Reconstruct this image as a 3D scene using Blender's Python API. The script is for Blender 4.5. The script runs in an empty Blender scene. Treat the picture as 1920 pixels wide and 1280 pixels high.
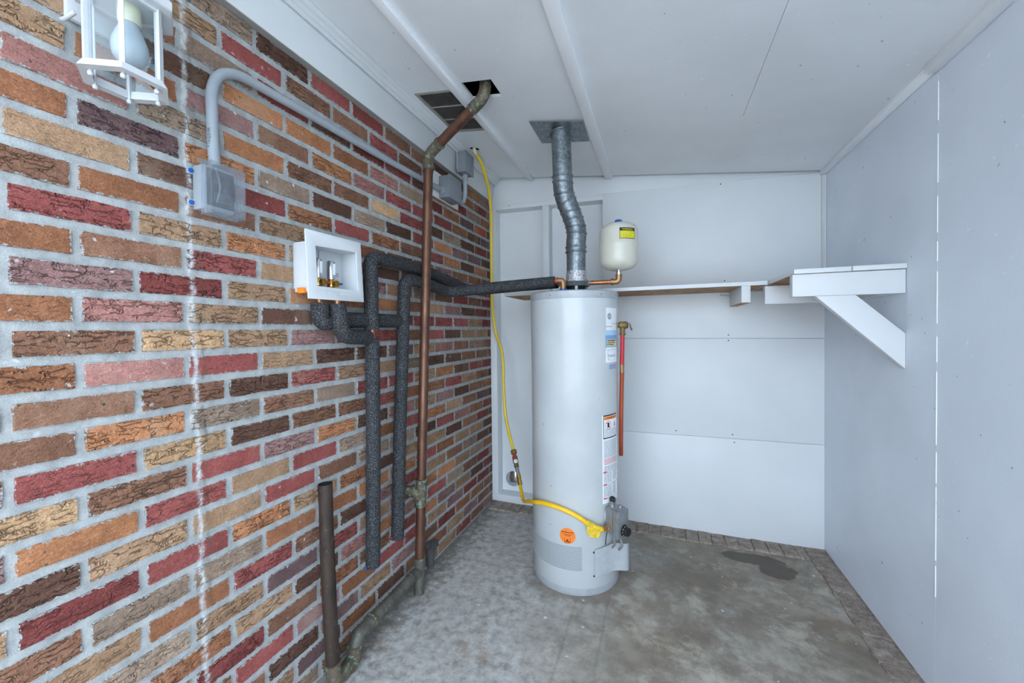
import bpy, bmesh, math, random
from mathutils import Vector, Matrix
R_ = random.Random(7)
S = bpy.context.scene
COL = S.collection
PI = math.pi

# ------------------------------------------------------------------ camera
# wide lens, standing 1.25 m above the slab, turned 20 degrees toward the brick wall
CAM = Vector((1.15229, -0.36026, 1.25190))
YAW, PITCH, ROLL = 0.3567044, 0.0158779, -0.0111252
F_PX, CY_PX = 738.724, 631.741
cyw, syw = math.cos(YAW), math.sin(YAW)
fw = Vector((-syw*math.cos(PITCH), cyw*math.cos(PITCH), -math.sin(PITCH)))
rt = Vector((cyw, syw, 0)); up = rt.cross(fw)
rt2 = math.cos(ROLL)*rt+math.sin(ROLL)*up
up2 = -math.sin(ROLL)*rt+math.cos(ROLL)*up
cd = bpy.data.cameras.new('camera'); cam = bpy.data.objects.new('camera', cd); COL.objects.link(cam)
cd.sensor_fit = 'HORIZONTAL'; cd.sensor_width = 36.0
cd.lens = 36.0*F_PX/1920.0
cd.shift_y = -(640.0-CY_PX)/1920.0
cd.clip_start = 0.02; cd.clip_end = 200
M = Matrix((rt2, up2, -fw)).transposed().to_4x4(); M.translation = CAM
cam.matrix_world = M
S.camera = cam

# ------------------------------------------------------------------ daylight
wd = bpy.data.worlds.new('overcast_sky'); S.world = wd; wd.use_nodes = True
bg = wd.node_tree.nodes['Background']
bg.inputs[0].default_value = (0.69, 0.83, 1.0, 1); bg.inputs[1].default_value = 1.0
S.view_settings.view_transform = 'Standard'; S.view_settings.look = 'None'
S.view_settings.exposure = 2.65; S.view_settings.gamma = 1.0
S.view_settings.use_curve_mapping = False
S.cycles.max_bounces = 8; S.cycles.diffuse_bounces = 5; S.cycles.glossy_bounces = 3; S.cycles.transparent_max_bounces = 10
S.cycles.use_adaptive_sampling = True; S.cycles.adaptive_threshold = .045; S.cycles.use_denoising = True

# ------------------------------------------------------------------ helpers
def lin(c):
    return tuple(((v/255.0)/12.92 if v/255.0 <= .04045 else ((v/255.0+.055)/1.055)**2.4) for v in c)

class NT:
    def __init__(s, name):
        s.m = bpy.data.materials.new(name); s.m.use_nodes = True
        s.t = s.m.node_tree; s.n = s.t.nodes; s.l = s.t.links
        s.b = s.n['Principled BSDF']; s.out = s.n['Material Output']
    def node(s, typ, **kw):
        nd = s.n.new(typ)
        for k, v in kw.items(): setattr(nd, k, v)
        return nd
    def link(s, a, b): s.l.new(a, b)
    def pos(s, scale=(1, 1, 1), rnd=False):
        g = s.node('ShaderNodeNewGeometry')
        mp = s.node('ShaderNodeMapping'); mp.inputs['Scale'].default_value = scale
        s.link(g.outputs['Position'], mp.inputs['Vector'])
        return mp.outputs['Vector']
    def noise(s, vec, scale, detail=4, rough=.55, dist=0.0):
        nd = s.node('ShaderNodeTexNoise'); nd.inputs['Scale'].default_value = scale
        nd.inputs['Detail'].default_value = detail; nd.inputs['Roughness'].default_value = rough
        nd.inputs['Distortion'].default_value = dist
        s.link(vec, nd.inputs['Vector']); return nd.outputs['Fac']
    def ramp(s, fac, stops, interp='LINEAR'):
        nd = s.node('ShaderNodeValToRGB'); cr = nd.color_ramp; cr.interpolation = interp
        while len(cr.elements) > len(stops): cr.elements.remove(cr.elements[-1])
        while len(cr.elements) < len(stops): cr.elements.new(1.0)
        for e, (p, c) in zip(cr.elements, stops):
            e.position = p; e.color = (c, c, c, 1) if isinstance(c, (int, float)) else (*c[:3], 1)
        s.link(fac, nd.inputs[0]); return nd.outputs[0]
    def mix(s, fac, a, b, mode='MIX'):
        nd = s.node('ShaderNodeMix'); nd.data_type = 'RGBA'; nd.blend_type = mode
        for sock, v in ((nd.inputs[0], fac), (nd.inputs[6], a), (nd.inputs[7], b)):
            if hasattr(v, 'is_linked') or hasattr(v, 'links'): s.link(v, sock)
            elif isinstance(v, (int, float)): sock.default_value = v
            else: sock.default_value = (*v[:3], 1)
        return nd.outputs[2]
    def math(s, op, a, b=None, c=None):
        nd = s.node('ShaderNodeMath'); nd.operation = op
        for i, v in enumerate((a, b, c)):
            if v is None: continue
            if hasattr(v, 'links'): s.link(v, nd.inputs[i])
            else: nd.inputs[i].default_value = v
        return nd.outputs[0]
    def sep(s, vec):
        nd = s.node('ShaderNodeSeparateXYZ'); s.link(vec, nd.inputs[0]); return nd.outputs
    def bump(s, h, strength=.3, dist=.003, prev=None):
        nd = s.node('ShaderNodeBump'); nd.inputs['Strength'].default_value = strength
        nd.inputs['Distance'].default_value = dist; s.link(h, nd.inputs['Height'])
        if prev: s.link(prev, nd.inputs['Normal'])
        s.link(nd.outputs[0], s.b.inputs['Normal']); return nd.outputs[0]
    def set(s, color=None, rough=None, metal=None, spec=None):
        if color is not None:
            if hasattr(color, 'links'): s.link(color, s.b.inputs['Base Color'])
            else: s.b.inputs['Base Color'].default_value = (*color[:3], 1)
        if rough is not None:
            if hasattr(rough, 'links'): s.link(rough, s.b.inputs['Roughness'])
            else: s.b.inputs['Roughness'].default_value = rough
        if metal is not None: s.b.inputs['Metallic'].default_value = metal
        if spec is not None: s.b.inputs['Specular IOR Level'].default_value = spec
        return s.m

def simple(name, rgb, rough=.5, metal=0.0, var=.06, scale=30, bump=0.0, spec=.5):
    t = NT(name); c = lin(rgb) if max(rgb) > 1 else rgb
    n = t.noise(t.pos(), scale, 3)
    lo = tuple(v*(1-var) for v in c); hi = tuple(min(1, v*(1+var)) for v in c)
    t.set(t.ramp(n, [(.3, lo), (.7, hi)]), rough, metal, spec)
    if bump: t.bump(n, bump, .002)
    return t.m

def paint(name, rgb, rough=.5, grain=(6, 6, 60), specks=True, bump=.12, dirt=.10):
    """brushed-on house paint over plywood: faint grain, blotches and a few nail specks"""
    t = NT(name); c = lin(rgb)
    v = t.pos(); g = t.noise(t.pos(grain), 9, 4); big = t.noise(v, 2.2, 3); fine = t.noise(v, 260, 2)
    base = t.ramp(big, [(.3, tuple(x*(1-dirt) for x in c)), (.7, tuple(min(1, x*1.03) for x in c))])
    base = t.mix(t.ramp(g, [(.35, .25), (.65, 0.0)]), base, tuple(x*.93 for x in c))
    if specks:
        sp = t.noise(v, 55, 2, .4)
        base = t.mix(t.ramp(sp, [(.735, 0.0), (.76, .55)]), base, (.93, .94, .95))
        sp2 = t.noise(t.pos((1, 1.07, .93)), 48, 2, .3)
        base = t.mix(t.ramp(sp2, [(.795, 0.0), (.80, .7)]), base, (.20, .21, .23))
    t.set(base, rough)
    b = t.bump(g, bump, .002); t.bump(fine, .06, .001, b)
    return t.m

WHITE = (226, 228, 228)
M_ = {}
M_['ceil'] = paint('painted_ceiling', (228, 231, 233), .45, (60, 5, 5), True, .10)
M_['wall'] = paint('painted_plywood_wall', (224, 231, 240), .42, (6, 30, 4), True, .16)
M_['backwall'] = paint('painted_board_wall', (224, 227, 228), .5, (5, 5, 40), False, .22, .06)
M_['trim'] = paint('painted_trim', (212, 215, 216), .42, (20, 4, 20), False, .06)
M_['wood_paint'] = paint('painted_lumber', (216, 218, 219), .45, (6, 20, 40), False, .12, .05)
M_['cap'] = simple('bare_grey_edge', (150, 146, 140), .8)
M_['void'] = simple('dark_void', (26, 25, 24), .9)
M_['rawwood'] = None
t = NT('raw_plank_wood'); g = t.noise(t.pos((3, 3, 60)), 6, 4, .6, .6)
t.set(t.ramp(g, [(.3, lin((120, 88, 62))), (.55, lin((168, 128, 92))), (.8, lin((190, 156, 118)))]), .75); M_['rawwood'] = t.m

# ---- brick colours
BC = {'R': (166, 82, 80), 'K': (142, 66, 64), 'P': (180, 124, 118), 'M': (160, 122, 122), 'V': (118, 92, 96),
      'B': (146, 104, 80), 'D': (108, 76, 62), 'T': (176, 142, 108), 'O': (194, 130, 80), 'Q': (162, 106, 68),
      'G': (160, 140, 122), 'S': (206, 168, 122), 'E': (196, 84, 46)}
def streak(t, v, col):
    """old white caulk drip line running down the wall, plus paint spatter"""
    x, y, z = t.sep(v)
    w = t.noise(t.pos((0, 3, 9)), 1.0, 6, .75)
    d = t.math('SUBTRACT', y, t.math('MULTIPLY_ADD', z, -.0115, .3365))
    d2 = t.math('ADD', d, t.math('MULTIPLY', t.math('SUBTRACT', w, .5), .05))
    a = t.math('ABSOLUTE', d2)
    m = t.ramp(a, [(.002, 1.0), (.0085, 0.0)])
    br = t.ramp(t.noise(t.pos((1, 1.6, .7)), 30, 6, .8), [(.40, .1), (.56, .95)])
    m = t.math('MULTIPLY', m, br)
    col = t.mix(m, col, (.66, .67, .66))
    edge_shade = t.ramp(t.math('ABSOLUTE', t.math('SUBTRACT', d2, .020)), [(.0015, .6), (.006, 0.0)])  # shadow line and dirt along the streak's edge, painted into the colour
    edge_shade = t.math('MULTIPLY', edge_shade, t.ramp(t.noise(v, 22, 4, .7), [(.42, 0.0), (.58, 1.0)]))
    col = t.mix(edge_shade, col, (.10, .085, .06))
    sp = t.noise(v, 42, 3, .45)
    zone = t.ramp(t.noise(v, 2.7, 2), [(.40, 0.0), (.62, 1.0)])
    sm = t.math('MULTIPLY', t.ramp(sp, [(.70, 0.0), (.73, .9)]), zone)
    return t.mix(sm, col, (.62, .63, .64))
MB_ = {}
for k, c in BC.items():
    t = NT('brick_' + {'R': 'red', 'K': 'dark_red', 'P': 'pink', 'M': 'mauve', 'V': 'purple', 'B': 'brown', 'D': 'dark_brown',
           'T': 'tan', 'O': 'orange', 'Q': 'rust', 'G': 'grey_tan', 'S': 'sand', 'E': 'bright_orange'}[k])
    c = lin(c); g_ = sum(c)/3; c = tuple(min(.9, (x*.80+g_*.20)*w_) for x, w_ in zip(c, (.95, .84, .76))); v = t.pos()
    oi = t.node('ShaderNodeObjectInfo'); rnd_ = oi.outputs['Random']
    big = t.noise(v, 13, 3, .65); med = t.noise(t.pos((1, 1, 1.8)), 70, 4, .7); fine = t.noise(v, 300, 2, .7)
    base = t.ramp(big, [(.28, tuple(x*.72 for x in c)), (.5, c), (.74, tuple(x*1.28 for x in (c[0], c[1]*1.06, c[2]*1.1)))])
    base = t.mix(t.ramp(med, [(.36, .42), (.58, 0.0)]), base, tuple(x*.58 for x in c))
    base = t.mix(t.ramp(med, [(.60, 0.0), (.74, .5)]), base, tuple(min(1, x*1.5+.05) for x in c))
    base = t.mix(t.ramp(fine, [(.36, .34), (.52, 0.0)]), base, tuple(x*.45 for x in c))
    base = t.mix(t.ramp(fine, [(.58, 0.0), (.72, .4)]), base, tuple(min(1, x*1.5+.06) for x in c))
    # bands of a neighbouring clay colour on some bricks
    cl2 = t.noise(t.pos((1, 7, 3)), 1.0, 3, .6)
    base = t.mix(t.math('MULTIPLY', t.ramp(cl2, [(.52, 0.0), (.66, .6)]), t.ramp(rnd_, [(.45, 0.0), (.6, 1.0)])), base, tuple(a*.5+b*.5 for a, b in zip(c, (.33, .25, .17))))
    hv = t.node('ShaderNodeHueSaturation'); t.link(base, hv.inputs['Color'])
    t.link(t.math('MULTIPLY_ADD', rnd_, .30, .88), hv.inputs['Value'])
    base = hv.outputs[0]
    pit = t.noise(v, 105, 2, .4)
    base = t.mix(t.ramp(pit, [(.71, 0.0), (.74, .8)]), base, (.04, .035, .032))
    # mortar smeared over the chipped edges
    uvn = t.node('ShaderNodeUVMap'); uvn.uv_map = 'UVMap'; U, V_, _ = t.sep(uvn.outputs[0])
    du = t.math('MULTIPLY', t.math('SUBTRACT', 1.0, t.math('ABSOLUTE', U)), .0962)
    dv_ = t.math('MULTIPLY', t.math('SUBTRACT', 1.0, t.math('ABSOLUTE', V_)), .0283)
    ed = t.math('MINIMUM', du, dv_)
    rag = t.math('MULTIPLY_ADD', t.noise(v, 75, 3, .7), .022, -.0078)
    smear = t.math('GREATER_THAN', rag, ed)
    base = t.mix(t.math('MULTIPLY', smear, .92), base, t.ramp(fine, [(.35, lin((142, 144, 142))), (.65, lin((182, 183, 181)))]))
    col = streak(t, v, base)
    t.set(col, .9, 0, .2)
    # torn drag-face texture, deep on some bricks and nearly absent on others
    h1 = t.noise(t.pos((1, 17, 44)), 1.25, 4, .68, 1.2)
    wv = t.node('ShaderNodeTexNoise'); wv.inputs['Scale'].default_value = 34; wv.inputs['Detail'].default_value = 3; wv.inputs['Roughness'].default_value = .7
    t.link(v, wv.inputs['Vector'])
    add = t.node('ShaderNodeVectorMath'); add.operation = 'MULTIPLY_ADD'; add.inputs[1].default_value = (0, 1.5, 1.5)
    t.link(wv.outputs['Color'], add.inputs[0]); t.link(t.pos((8, 19, 74)), add.inputs[2])
    vo = t.node('ShaderNodeTexVoronoi'); vo.feature = 'DISTANCE_TO_EDGE'; vo.inputs['Scale'].default_value = 1.0; t.link(add.outputs[0], vo.inputs['Vector'])
    vc = t.node('ShaderNodeTexVoronoi'); vc.inputs['Scale'].default_value = 1.0; t.link(add.outputs[0], vc.inputs['Vector'])
    crack = t.ramp(vo.outputs['Distance'], [(0.0, 0.0), (.03, .55), (.12, 1.0)])
    some = t.ramp(t.noise(v, 30, 2, .6), [(.40, 0.0), (.56, 1.0)])
    crack = t.math('ADD', t.math('MULTIPLY', crack, some), t.math('SUBTRACT', 1.0, some))
    amt = t.ramp(t.math('FRACT', t.math('MULTIPLY', rnd_, 7.3)), [(.30, .12), (.55, 1.0)])
    plate = t.math('ADD', t.math('MULTIPLY', t.ramp(vc.outputs['Color'], [(.2, 0.0), (.8, 1.0)]), .25), t.math('MULTIPLY', h1, .6))
    lev = t.math('MULTIPLY', t.math('ADD', crack, plate), amt)
    hgt = t.math('MULTIPLY_ADD', lev, .0085, t.math('MULTIPLY_ADD', med, .0054, t.math('MULTIPLY_ADD', smear, .0007, t.math('MULTIPLY', fine, .0010))))
    t.bump(hgt, 1.0, 1.0)
    MB_[k] = t.m
t = NT('mortar'); v = t.pos(); n1 = t.noise(v, 26, 5, .65); n2 = t.noise(v, 300, 3, .7)
mc = t.ramp(n1, [(.3, lin((148, 149, 148))), (.6, lin((176, 178, 176))), (.8, lin((194, 196, 194)))])
mc = t.mix(t.ramp(n2, [(.3, .3), (.6, 0.0)]), mc, lin((120, 122, 122)))
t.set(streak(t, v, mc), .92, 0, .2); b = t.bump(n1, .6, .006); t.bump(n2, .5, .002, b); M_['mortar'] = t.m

# ---- concrete slab
t = NT('stained_concrete'); v = t.pos(); X, Y, Z = t.sep(v)
n1 = t.noise(v, 1.9, 6, .62, .6); n2 = t.noise(v, 9, 6, .7); n3 = t.noise(v, 180, 3, .7)
c = t.ramp(n1, [(.30, lin((112, 101, 88))), (.44, lin((150, 140, 126))), (.56, lin((174, 166, 154))), (.72, lin((194, 188, 178)))])
c = t.mix(t.ramp(n2, [(.42, .6), (.58, 0.0)]), c, lin((112, 99, 84)))
c = t.mix(t.ramp(t.noise(v, 4.3, 6, .75, .3), [(.54, 0.0), (.66, .65)]), c, lin((204, 196, 180)))
c = t.mix(t.ramp(t.noise(v, 2.6, 6, .72, .4), [(.52, 0.0), (.66, .5)]), c, lin((104, 94, 80)))
c = t.mix(t.ramp(n3, [(.3, .3), (.65, 0.0)]), c, lin((104, 98, 90)))
def gauss(cx, cy, rx, ry):
    a = t.math('POWER', t.math('DIVIDE', t.math('SUBTRACT', X, cx), rx), 2.0)
    b = t.math('POWER', t.math('DIVIDE', t.math('SUBTRACT', Y, cy), ry), 2.0)
    return t.math('SQRT', t.math('ADD', a, b))
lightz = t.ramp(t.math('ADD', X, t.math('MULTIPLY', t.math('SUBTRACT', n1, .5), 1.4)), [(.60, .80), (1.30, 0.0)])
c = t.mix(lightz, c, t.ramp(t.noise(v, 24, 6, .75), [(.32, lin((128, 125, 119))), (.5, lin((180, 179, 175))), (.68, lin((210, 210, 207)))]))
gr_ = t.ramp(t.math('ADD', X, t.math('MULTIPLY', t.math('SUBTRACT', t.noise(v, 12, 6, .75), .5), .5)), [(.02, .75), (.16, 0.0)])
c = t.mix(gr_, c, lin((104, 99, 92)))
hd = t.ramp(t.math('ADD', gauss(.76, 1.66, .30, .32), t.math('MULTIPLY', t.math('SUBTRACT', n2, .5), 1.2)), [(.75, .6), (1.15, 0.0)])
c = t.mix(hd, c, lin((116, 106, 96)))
# damp patch near the back right corner
wob = t.math('MULTIPLY', t.math('SUBTRACT', n2, .5), .9)
d = t.math('MINIMUM', gauss(1.63, 2.075, .155, .06), gauss(1.72, 2.0, .09, .075))
damp = t.ramp(t.math('ADD', d, wob), [(.92, .8), (1.06, 0.0)])
c = t.mix(damp, c, lin((74, 65, 55)))
# trowel lines and rusty grime
for xc in (.785, .926):
    ln = t.math('ABSOLUTE', t.math('SUBTRACT', X, t.math('MULTIPLY_ADD', t.math('SUBTRACT', n1, .5), .03, xc)))
    c = t.mix(t.ramp(ln, [(.0, .28), (.009, 0.0)]), c, lin((96, 92, 86)))
sp = t.noise(v, 30, 2, .4)
c = t.mix(t.ramp(sp, [(.735, 0.0), (.75, .8)]), c, (.72, .73, .73))
c = t.mix(t.ramp(t.noise(v, 3.1, 5, .7), [(.56, 0.0), (.72, .5)]), c, lin((140, 112, 84)))
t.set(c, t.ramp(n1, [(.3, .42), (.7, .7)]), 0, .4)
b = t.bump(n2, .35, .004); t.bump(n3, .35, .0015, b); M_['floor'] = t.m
M_['bounce_ground'] = simple('pale_bounce_ground', (224, 221, 214), .8, 0, .08, 3)
t = NT('worn_curb_brick'); v = t.pos(); n = t.noise(t.pos((18, 18, 18)), 1.5, 5, .7); n2 = t.noise(v, 90, 4, .7)
c = t.ramp(n, [(.3, lin((118, 106, 96))), (.55, lin((162, 148, 136))), (.75, lin((196, 186, 176)))])
c = t.mix(t.ramp(n2, [(.3, .5), (.6, 0.0)]), c, lin((74, 62, 56)))
t.set(c, .85); b = t.bump(n2, .6, .004); M_['curb'] = t.m

# ---- plumbing and fittings
t = NT('black_pipe_foam'); v = t.pos(); n = t.noise(v, 330, 2, .6); n2 = t.noise(v, 14, 3)
c = t.ramp(n, [(.38, lin((18, 19, 20))), (.52, lin((38, 39, 41))), (.68, lin((112, 114, 118)))])
t.set(c, .75, 0, .35); b = t.bump(n, .5, .002); t.bump(n2, .15, .004, b); M_['foam'] = t.m
def copper(name, base, dark, green, rough=.38, gamt=.0, metal=.85):
    t = NT(name); v = t.pos(); n = t.noise(t.pos((1, 1, .35)), 22, 5, .65); n2 = t.noise(v, 60, 4, .6)
    c = t.ramp(n, [(.3, lin(dark)), (.65, lin(base))])
    if gamt: c = t.mix(t.ramp(n2, [(.66-gamt, 0.0), (.74-gamt, .85)]), c, lin(green))
    t.set(c, t.ramp(n, [(.3, min(1, rough+.2)), (.7, rough)]), metal); t.bump(n2, .12, .002)
    return t.m
M_['copper'] = copper('bright_copper', (206, 142, 100), (170, 104, 70), (90, 150, 130), .28)
M_['copper_old'] = copper('aged_brown_copper', (124, 88, 70), (84, 60, 50), (110, 150, 130), .38, .0, .7)
M_['copper_green'] = copper('verdigris_copper', (118, 104, 86), (78, 72, 60), (120, 158, 138), .55, .12, .5)
M_['copper_dull'] = copper('dull_drain_copper', (112, 108, 100), (78, 74, 68), (112, 136, 124), .5, .08, .45)
M_['copper_dark'] = copper('dark_standpipe_copper', (74, 59, 50), (44, 38, 34), (74, 86, 76), .5, .05, .45)
M_['bronze'] = copper('cast_bronze_fitting', (188, 148, 106), (150, 110, 76), (90, 130, 110), .4, 0)
M_['brass'] = simple('brass', (200, 160, 80), .28, 1.0)
M_['brass_old'] = copper('tarnished_brass', (150, 124, 80), (104, 84, 52), (110, 150, 140), .5, .06, .6)
M_['galv'] = None
t = NT('galvanised_steel'); v = t.pos()
vo = t.node('ShaderNodeTexVoronoi'); vo.inputs['Scale'].default_value = 90; t.link(v, vo.inputs['Vector'])
n = t.noise(v, 14, 4, .6)
c = t.mix(.5, t.ramp(vo.outputs['Color'], [(.2, lin((100, 108, 112))), (.8, lin((158, 166, 170)))]), t.ramp(n, [(.3, lin((92, 101, 106))), (.7, lin((150, 158, 163)))]))
t.set(c, .42, .75); M_['galv'] = t.m
M_['galv_dark'] = simple('dark_galvanised', (104, 110, 112), .5, .7, .3, 20)
M_['foil'] = None
t = NT('crumpled_foil_tape'); n = t.noise(t.pos(), 90, 4, .6, .5)
t.set(t.ramp(n, [(.3, lin((150, 120, 122))), (.5, lin((206, 206, 210))), (.7, lin((226, 228, 230)))]), .3, .8)
t.bump(n, .9, .008); M_['foil'] = t.m
M_['steel'] = simple('grey_steel', (158, 162, 164), .4, .7, .15)
M_['chrome'] = simple('chrome', (214, 216, 218), .16, 1.0, .03)
M_['enamel'] = None
t = NT('white_heater_enamel'); v = t.pos(); n = t.noise(v, 5, 4)
c = t.ramp(n, [(.3, lin((184, 188, 189))), (.7, lin((194, 198, 198)))])
c = t.mix(t.ramp(t.noise(v, 46, 2, .4), [(.765, 0.0), (.775, .6)]), c, lin((130, 132, 136)))
t.set(c, .22, 0, .5); M_['enamel'] = t.m
M_['ring'] = simple('grey_white_ring', (170, 174, 177), .45, .1, .08)
M_['tank'] = simple('cream_tank_enamel', (206, 203, 188), .22, 0, .02)
M_['bluecap'] = simple('blue_plastic', (18, 84, 160), .4)
M_['redplastic'] = simple('red_plastic', (196, 44, 44), .45)
M_['yellow_lbl'] = simple('yellow_label', (222, 212, 40), .5)
M_['black_ink'] = simple('black_ink', (28, 28, 30), .6)
M_['grey_ink'] = simple('grey_ink', (140, 144, 148), .6)
M_['red_ink'] = simple('red_ink', (196, 40, 52), .6)
M_['orange_ink'] = simple('orange_sticker_paper', (240, 124, 30), .5)
M_['white_lbl'] = simple('white_label_paper', (232, 236, 238), .45, 0, .02)
M_['cream_lbl'] = simple('cream_label_paper', (220, 208, 160), .5)
M_['blue_lbl'] = simple('blue_label_print', (120, 160, 204), .5)
M_['ltblue_lbl'] = simple('pale_blue_label_print', (176, 204, 228), .5)
M_['slate_lbl'] = simple('slate_sticker', (140, 152, 184), .5)
M_['pvc'] = simple('grey_pvc', (152, 159, 165), .4, 0, .04)
M_['jbox'] = simple('grey_pvc_box', (126, 132, 138), .45, 0, .05)
M_['wplastic'] = simple('white_plastic', (206, 209, 211), .35, 0, .02)
M_['orange_pl'] = simple('orange_plastic', (244, 130, 32), .4)
M_['hose_yellow'] = simple('yellow_gas_tubing', (226, 196, 60), .4, 0, .1, 8)
M_['conn_yellow'] = simple('yellow_coated_connector', (244, 190, 20), .4, 0, .06)
M_['tag_yellow'] = simple('crumpled_yellow_tag', (214, 180, 40), .5, 0, .3, 60, .5)
M_['redpipe'] = simple('red_pex', (184, 34, 46), .4)
M_['orangepipe'] = copper('orange_copper_pipe', (172, 78, 46), (146, 62, 36), (100, 130, 110), .45, 0, .25)
M_['lamp_metal'] = simple('white_powder_coat', (196, 198, 200), .35, 0, .03)
M_['bead'] = simple('white_caulk', (236, 239, 242), .3, 0, .01)
M_['batten'] = paint('painted_batten', (238, 240, 242), .4, (20, 4, 20), False, .06, .03)
M_['socket'] = simple('old_white_socket', (216, 208, 180), .4, 0, .1)
t = NT('frosted_bulb_glass'); t.set(lin((196, 204, 210)), .35, 0, .6); t.b.inputs['Transmission Weight'].default_value = .25; M_['bulb'] = t.m
def clear(name, fac, tint, rough=.02):
    t = NT(name); tr = t.node('ShaderNodeBsdfTransparent'); tr.inputs[0].default_value = (*tint, 1)
    gl = t.node('ShaderNodeBsdfGlossy'); gl.inputs['Roughness'].default_value = rough
    mx = t.node('ShaderNodeMixShader'); mx.inputs[0].default_value = fac
    t.link(tr.outputs[0], mx.inputs[1]); t.link(gl.outputs[0], mx.inputs[2]); t.link(mx.outputs[0], t.out.inputs['Surface'])
    return t.m
M_['pane'] = clear('lantern_glass', .035, (.94, .97, .98))
t = NT('cloudy_clear_plastic'); tr = t.node('ShaderNodeBsdfTransparent'); tr.inputs[0].default_value = (.88, .90, .92, 1)
t.set(lin((206, 211, 216)), .2, 0, .8); mx = t.node('ShaderNodeMixShader')
t.link(t.ramp(t.noise(t.pos(), 40, 3, .6), [(.35, .07), (.7, .15)]), mx.inputs[0]); t.link(tr.outputs[0], mx.inputs[1]); t.link(t.b.outputs[0], mx.inputs[2]); t.link(mx.outputs[0], t.out.inputs['Surface']); M_['clearplastic'] = t.m
M_['dark_insert'] = simple('dark_outlet_face', (62, 62, 67), .5, 0, .5, 30)
M_['slat'] = simple('dirty_dark_slat', (92, 88, 82), .7, 0, .2)
M_['clip'] = simple('dark_grey_rubber', (72, 70, 70), .7, 0, .25)
t = NT('perforated_steel'); tc = t.node('ShaderNodeTexCoord'); mp = t.node('ShaderNodeMapping'); t.link(tc.outputs['UV'], mp.inputs[0])
u, w, _ = t.sep(mp.outputs[0])
row = t.math('FLOOR', w); uo = t.math('ADD', u, t.math('MULTIPLY', t.math('MODULO', row, 2.0), .5))
fu = t.math('SUBTRACT', t.math('FRACT', uo), .5); fv = t.math('SUBTRACT', t.math('FRACT', w), .5)
dd = t.math('SQRT', t.math('ADD', t.math('MULTIPLY', fu, fu), t.math('MULTIPLY', fv, fv)))
t.set(t.ramp(dd, [(.29, lin((40, 43, 46))), (.35, lin((186, 190, 192)))]), .4); M_['perf'] = t.m

# ------------------------------------------------------------------ mesh tools
class MB:
    def __init__(s): s.v = []; s.f = []; s.mi = []; s.uv = None
    def add(s, vs, fs, mi=0):
        o = len(s.v); s.v += [tuple(v) for v in vs]; s.f += [tuple(i+o for i in f) for f in fs]; s.mi += [mi]*len(fs); return s
    def box(s, a, b, mi=0):
        (x0, y0, z0), (x1, y1, z1) = a, b
        vs = [(x0, y0, z0), (x1, y0, z0), (x1, y1, z0), (x0, y1, z0), (x0, y0, z1), (x1, y0, z1), (x1, y1, z1), (x0, y1, z1)]
        return s.add(vs, [(0, 3, 2, 1), (4, 5, 6, 7), (0, 1, 5, 4), (1, 2, 6, 5), (2, 3, 7, 6), (3, 0, 4, 7)], mi)
    def hexa(s, b4, t4, mi=0):
        return s.add(list(b4)+list(t4), [(0, 3, 2, 1), (4, 5, 6, 7), (0, 1, 5, 4), (1, 2, 6, 5), (2, 3, 7, 6), (3, 0, 4, 7)], mi)
    def prism(s, poly, d, mi=0):
        """poly: list of 3d points (planar), extruded by vector d"""
        n = len(poly); d = Vector(d); p = [Vector(q) for q in poly]
        vs = p+[q+d for q in p]
        fs = [tuple(range(n-1, -1, -1)), tuple(range(n, 2*n))]+[(i, (i+1) % n, n+(i+1) % n, n+i) for i in range(n)]
        return s.add(vs, fs, mi)
    def tube(s, path, r, seg=18, caps=True, mi=0):
        p = [Vector(q) for q in path]; n = len(p)
        rs = r if isinstance(r, (list, tuple)) else [r]*n
        tg = [(p[min(i+1, n-1)]-p[max(i-1, 0)]).normalized() for i in range(n)]
        a = tg[0].orthogonal().normalized(); vs = []
        for i in range(n):
            if i: a = (a-tg[i]*a.dot(tg[i])).normalized()
            b = tg[i].cross(a)
            for k in range(seg):
                th = 2*PI*k/seg; vs.append(p[i]+(a*math.cos(th)+b*math.sin(th))*rs[i])
        fs = [(i*seg+k, i*seg+(k+1) % seg, (i+1)*seg+(k+1) % seg, (i+1)*seg+k) for i in range(n-1) for k in range(seg)]
        if caps: fs += [tuple(range(seg-1, -1, -1)), tuple(range((n-1)*seg, n*seg))]
        return s.add(vs, fs, mi)
    def lathe(s, c, prof, seg=40, axis=(0, 0, 1), caps=True, mi=0):
        ax = Vector(axis).normalized(); c = Vector(c); a = ax.orthogonal().normalized(); b = ax.cross(a)
        vs = []; n = len(prof)
        for r, h in prof:
            for k in range(seg):
                th = 2*PI*k/seg; vs.append(c+ax*h+(a*math.cos(th)+b*math.sin(th))*r)
        fs = [(i*seg+k, i*seg+(k+1) % seg, (i+1)*seg+(k+1) % seg, (i+1)*seg+k) for i in range(n-1) for k in range(seg)]
        if caps: fs += [tuple(range(seg-1, -1, -1)), tuple(range((n-1)*seg, n*seg))]
        return s.add(vs, fs, mi)

def fillet(pts, rad, n=8):
    """round the corners of a polyline"""
    P = [Vector(p) for p in pts]; out = [P[0]]
    for i in range(1, len(P)-1):
        a, b, c = P[i-1], P[i], P[i+1]; u = (a-b); w = (c-b)
        r = rad[i] if isinstance(rad, (list, tuple)) else rad
        d = min(r, u.length*.48, w.length*.48)
        p0 = b+u.normalized()*d; p1 = b+w.normalized()*d
        for k in range(n+1):
            t_ = k/n; out.append(p0*(1-t_)**2+b*2*t_*(1-t_)+p1*t_*t_)
    out.append(P[-1]); return out

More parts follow.
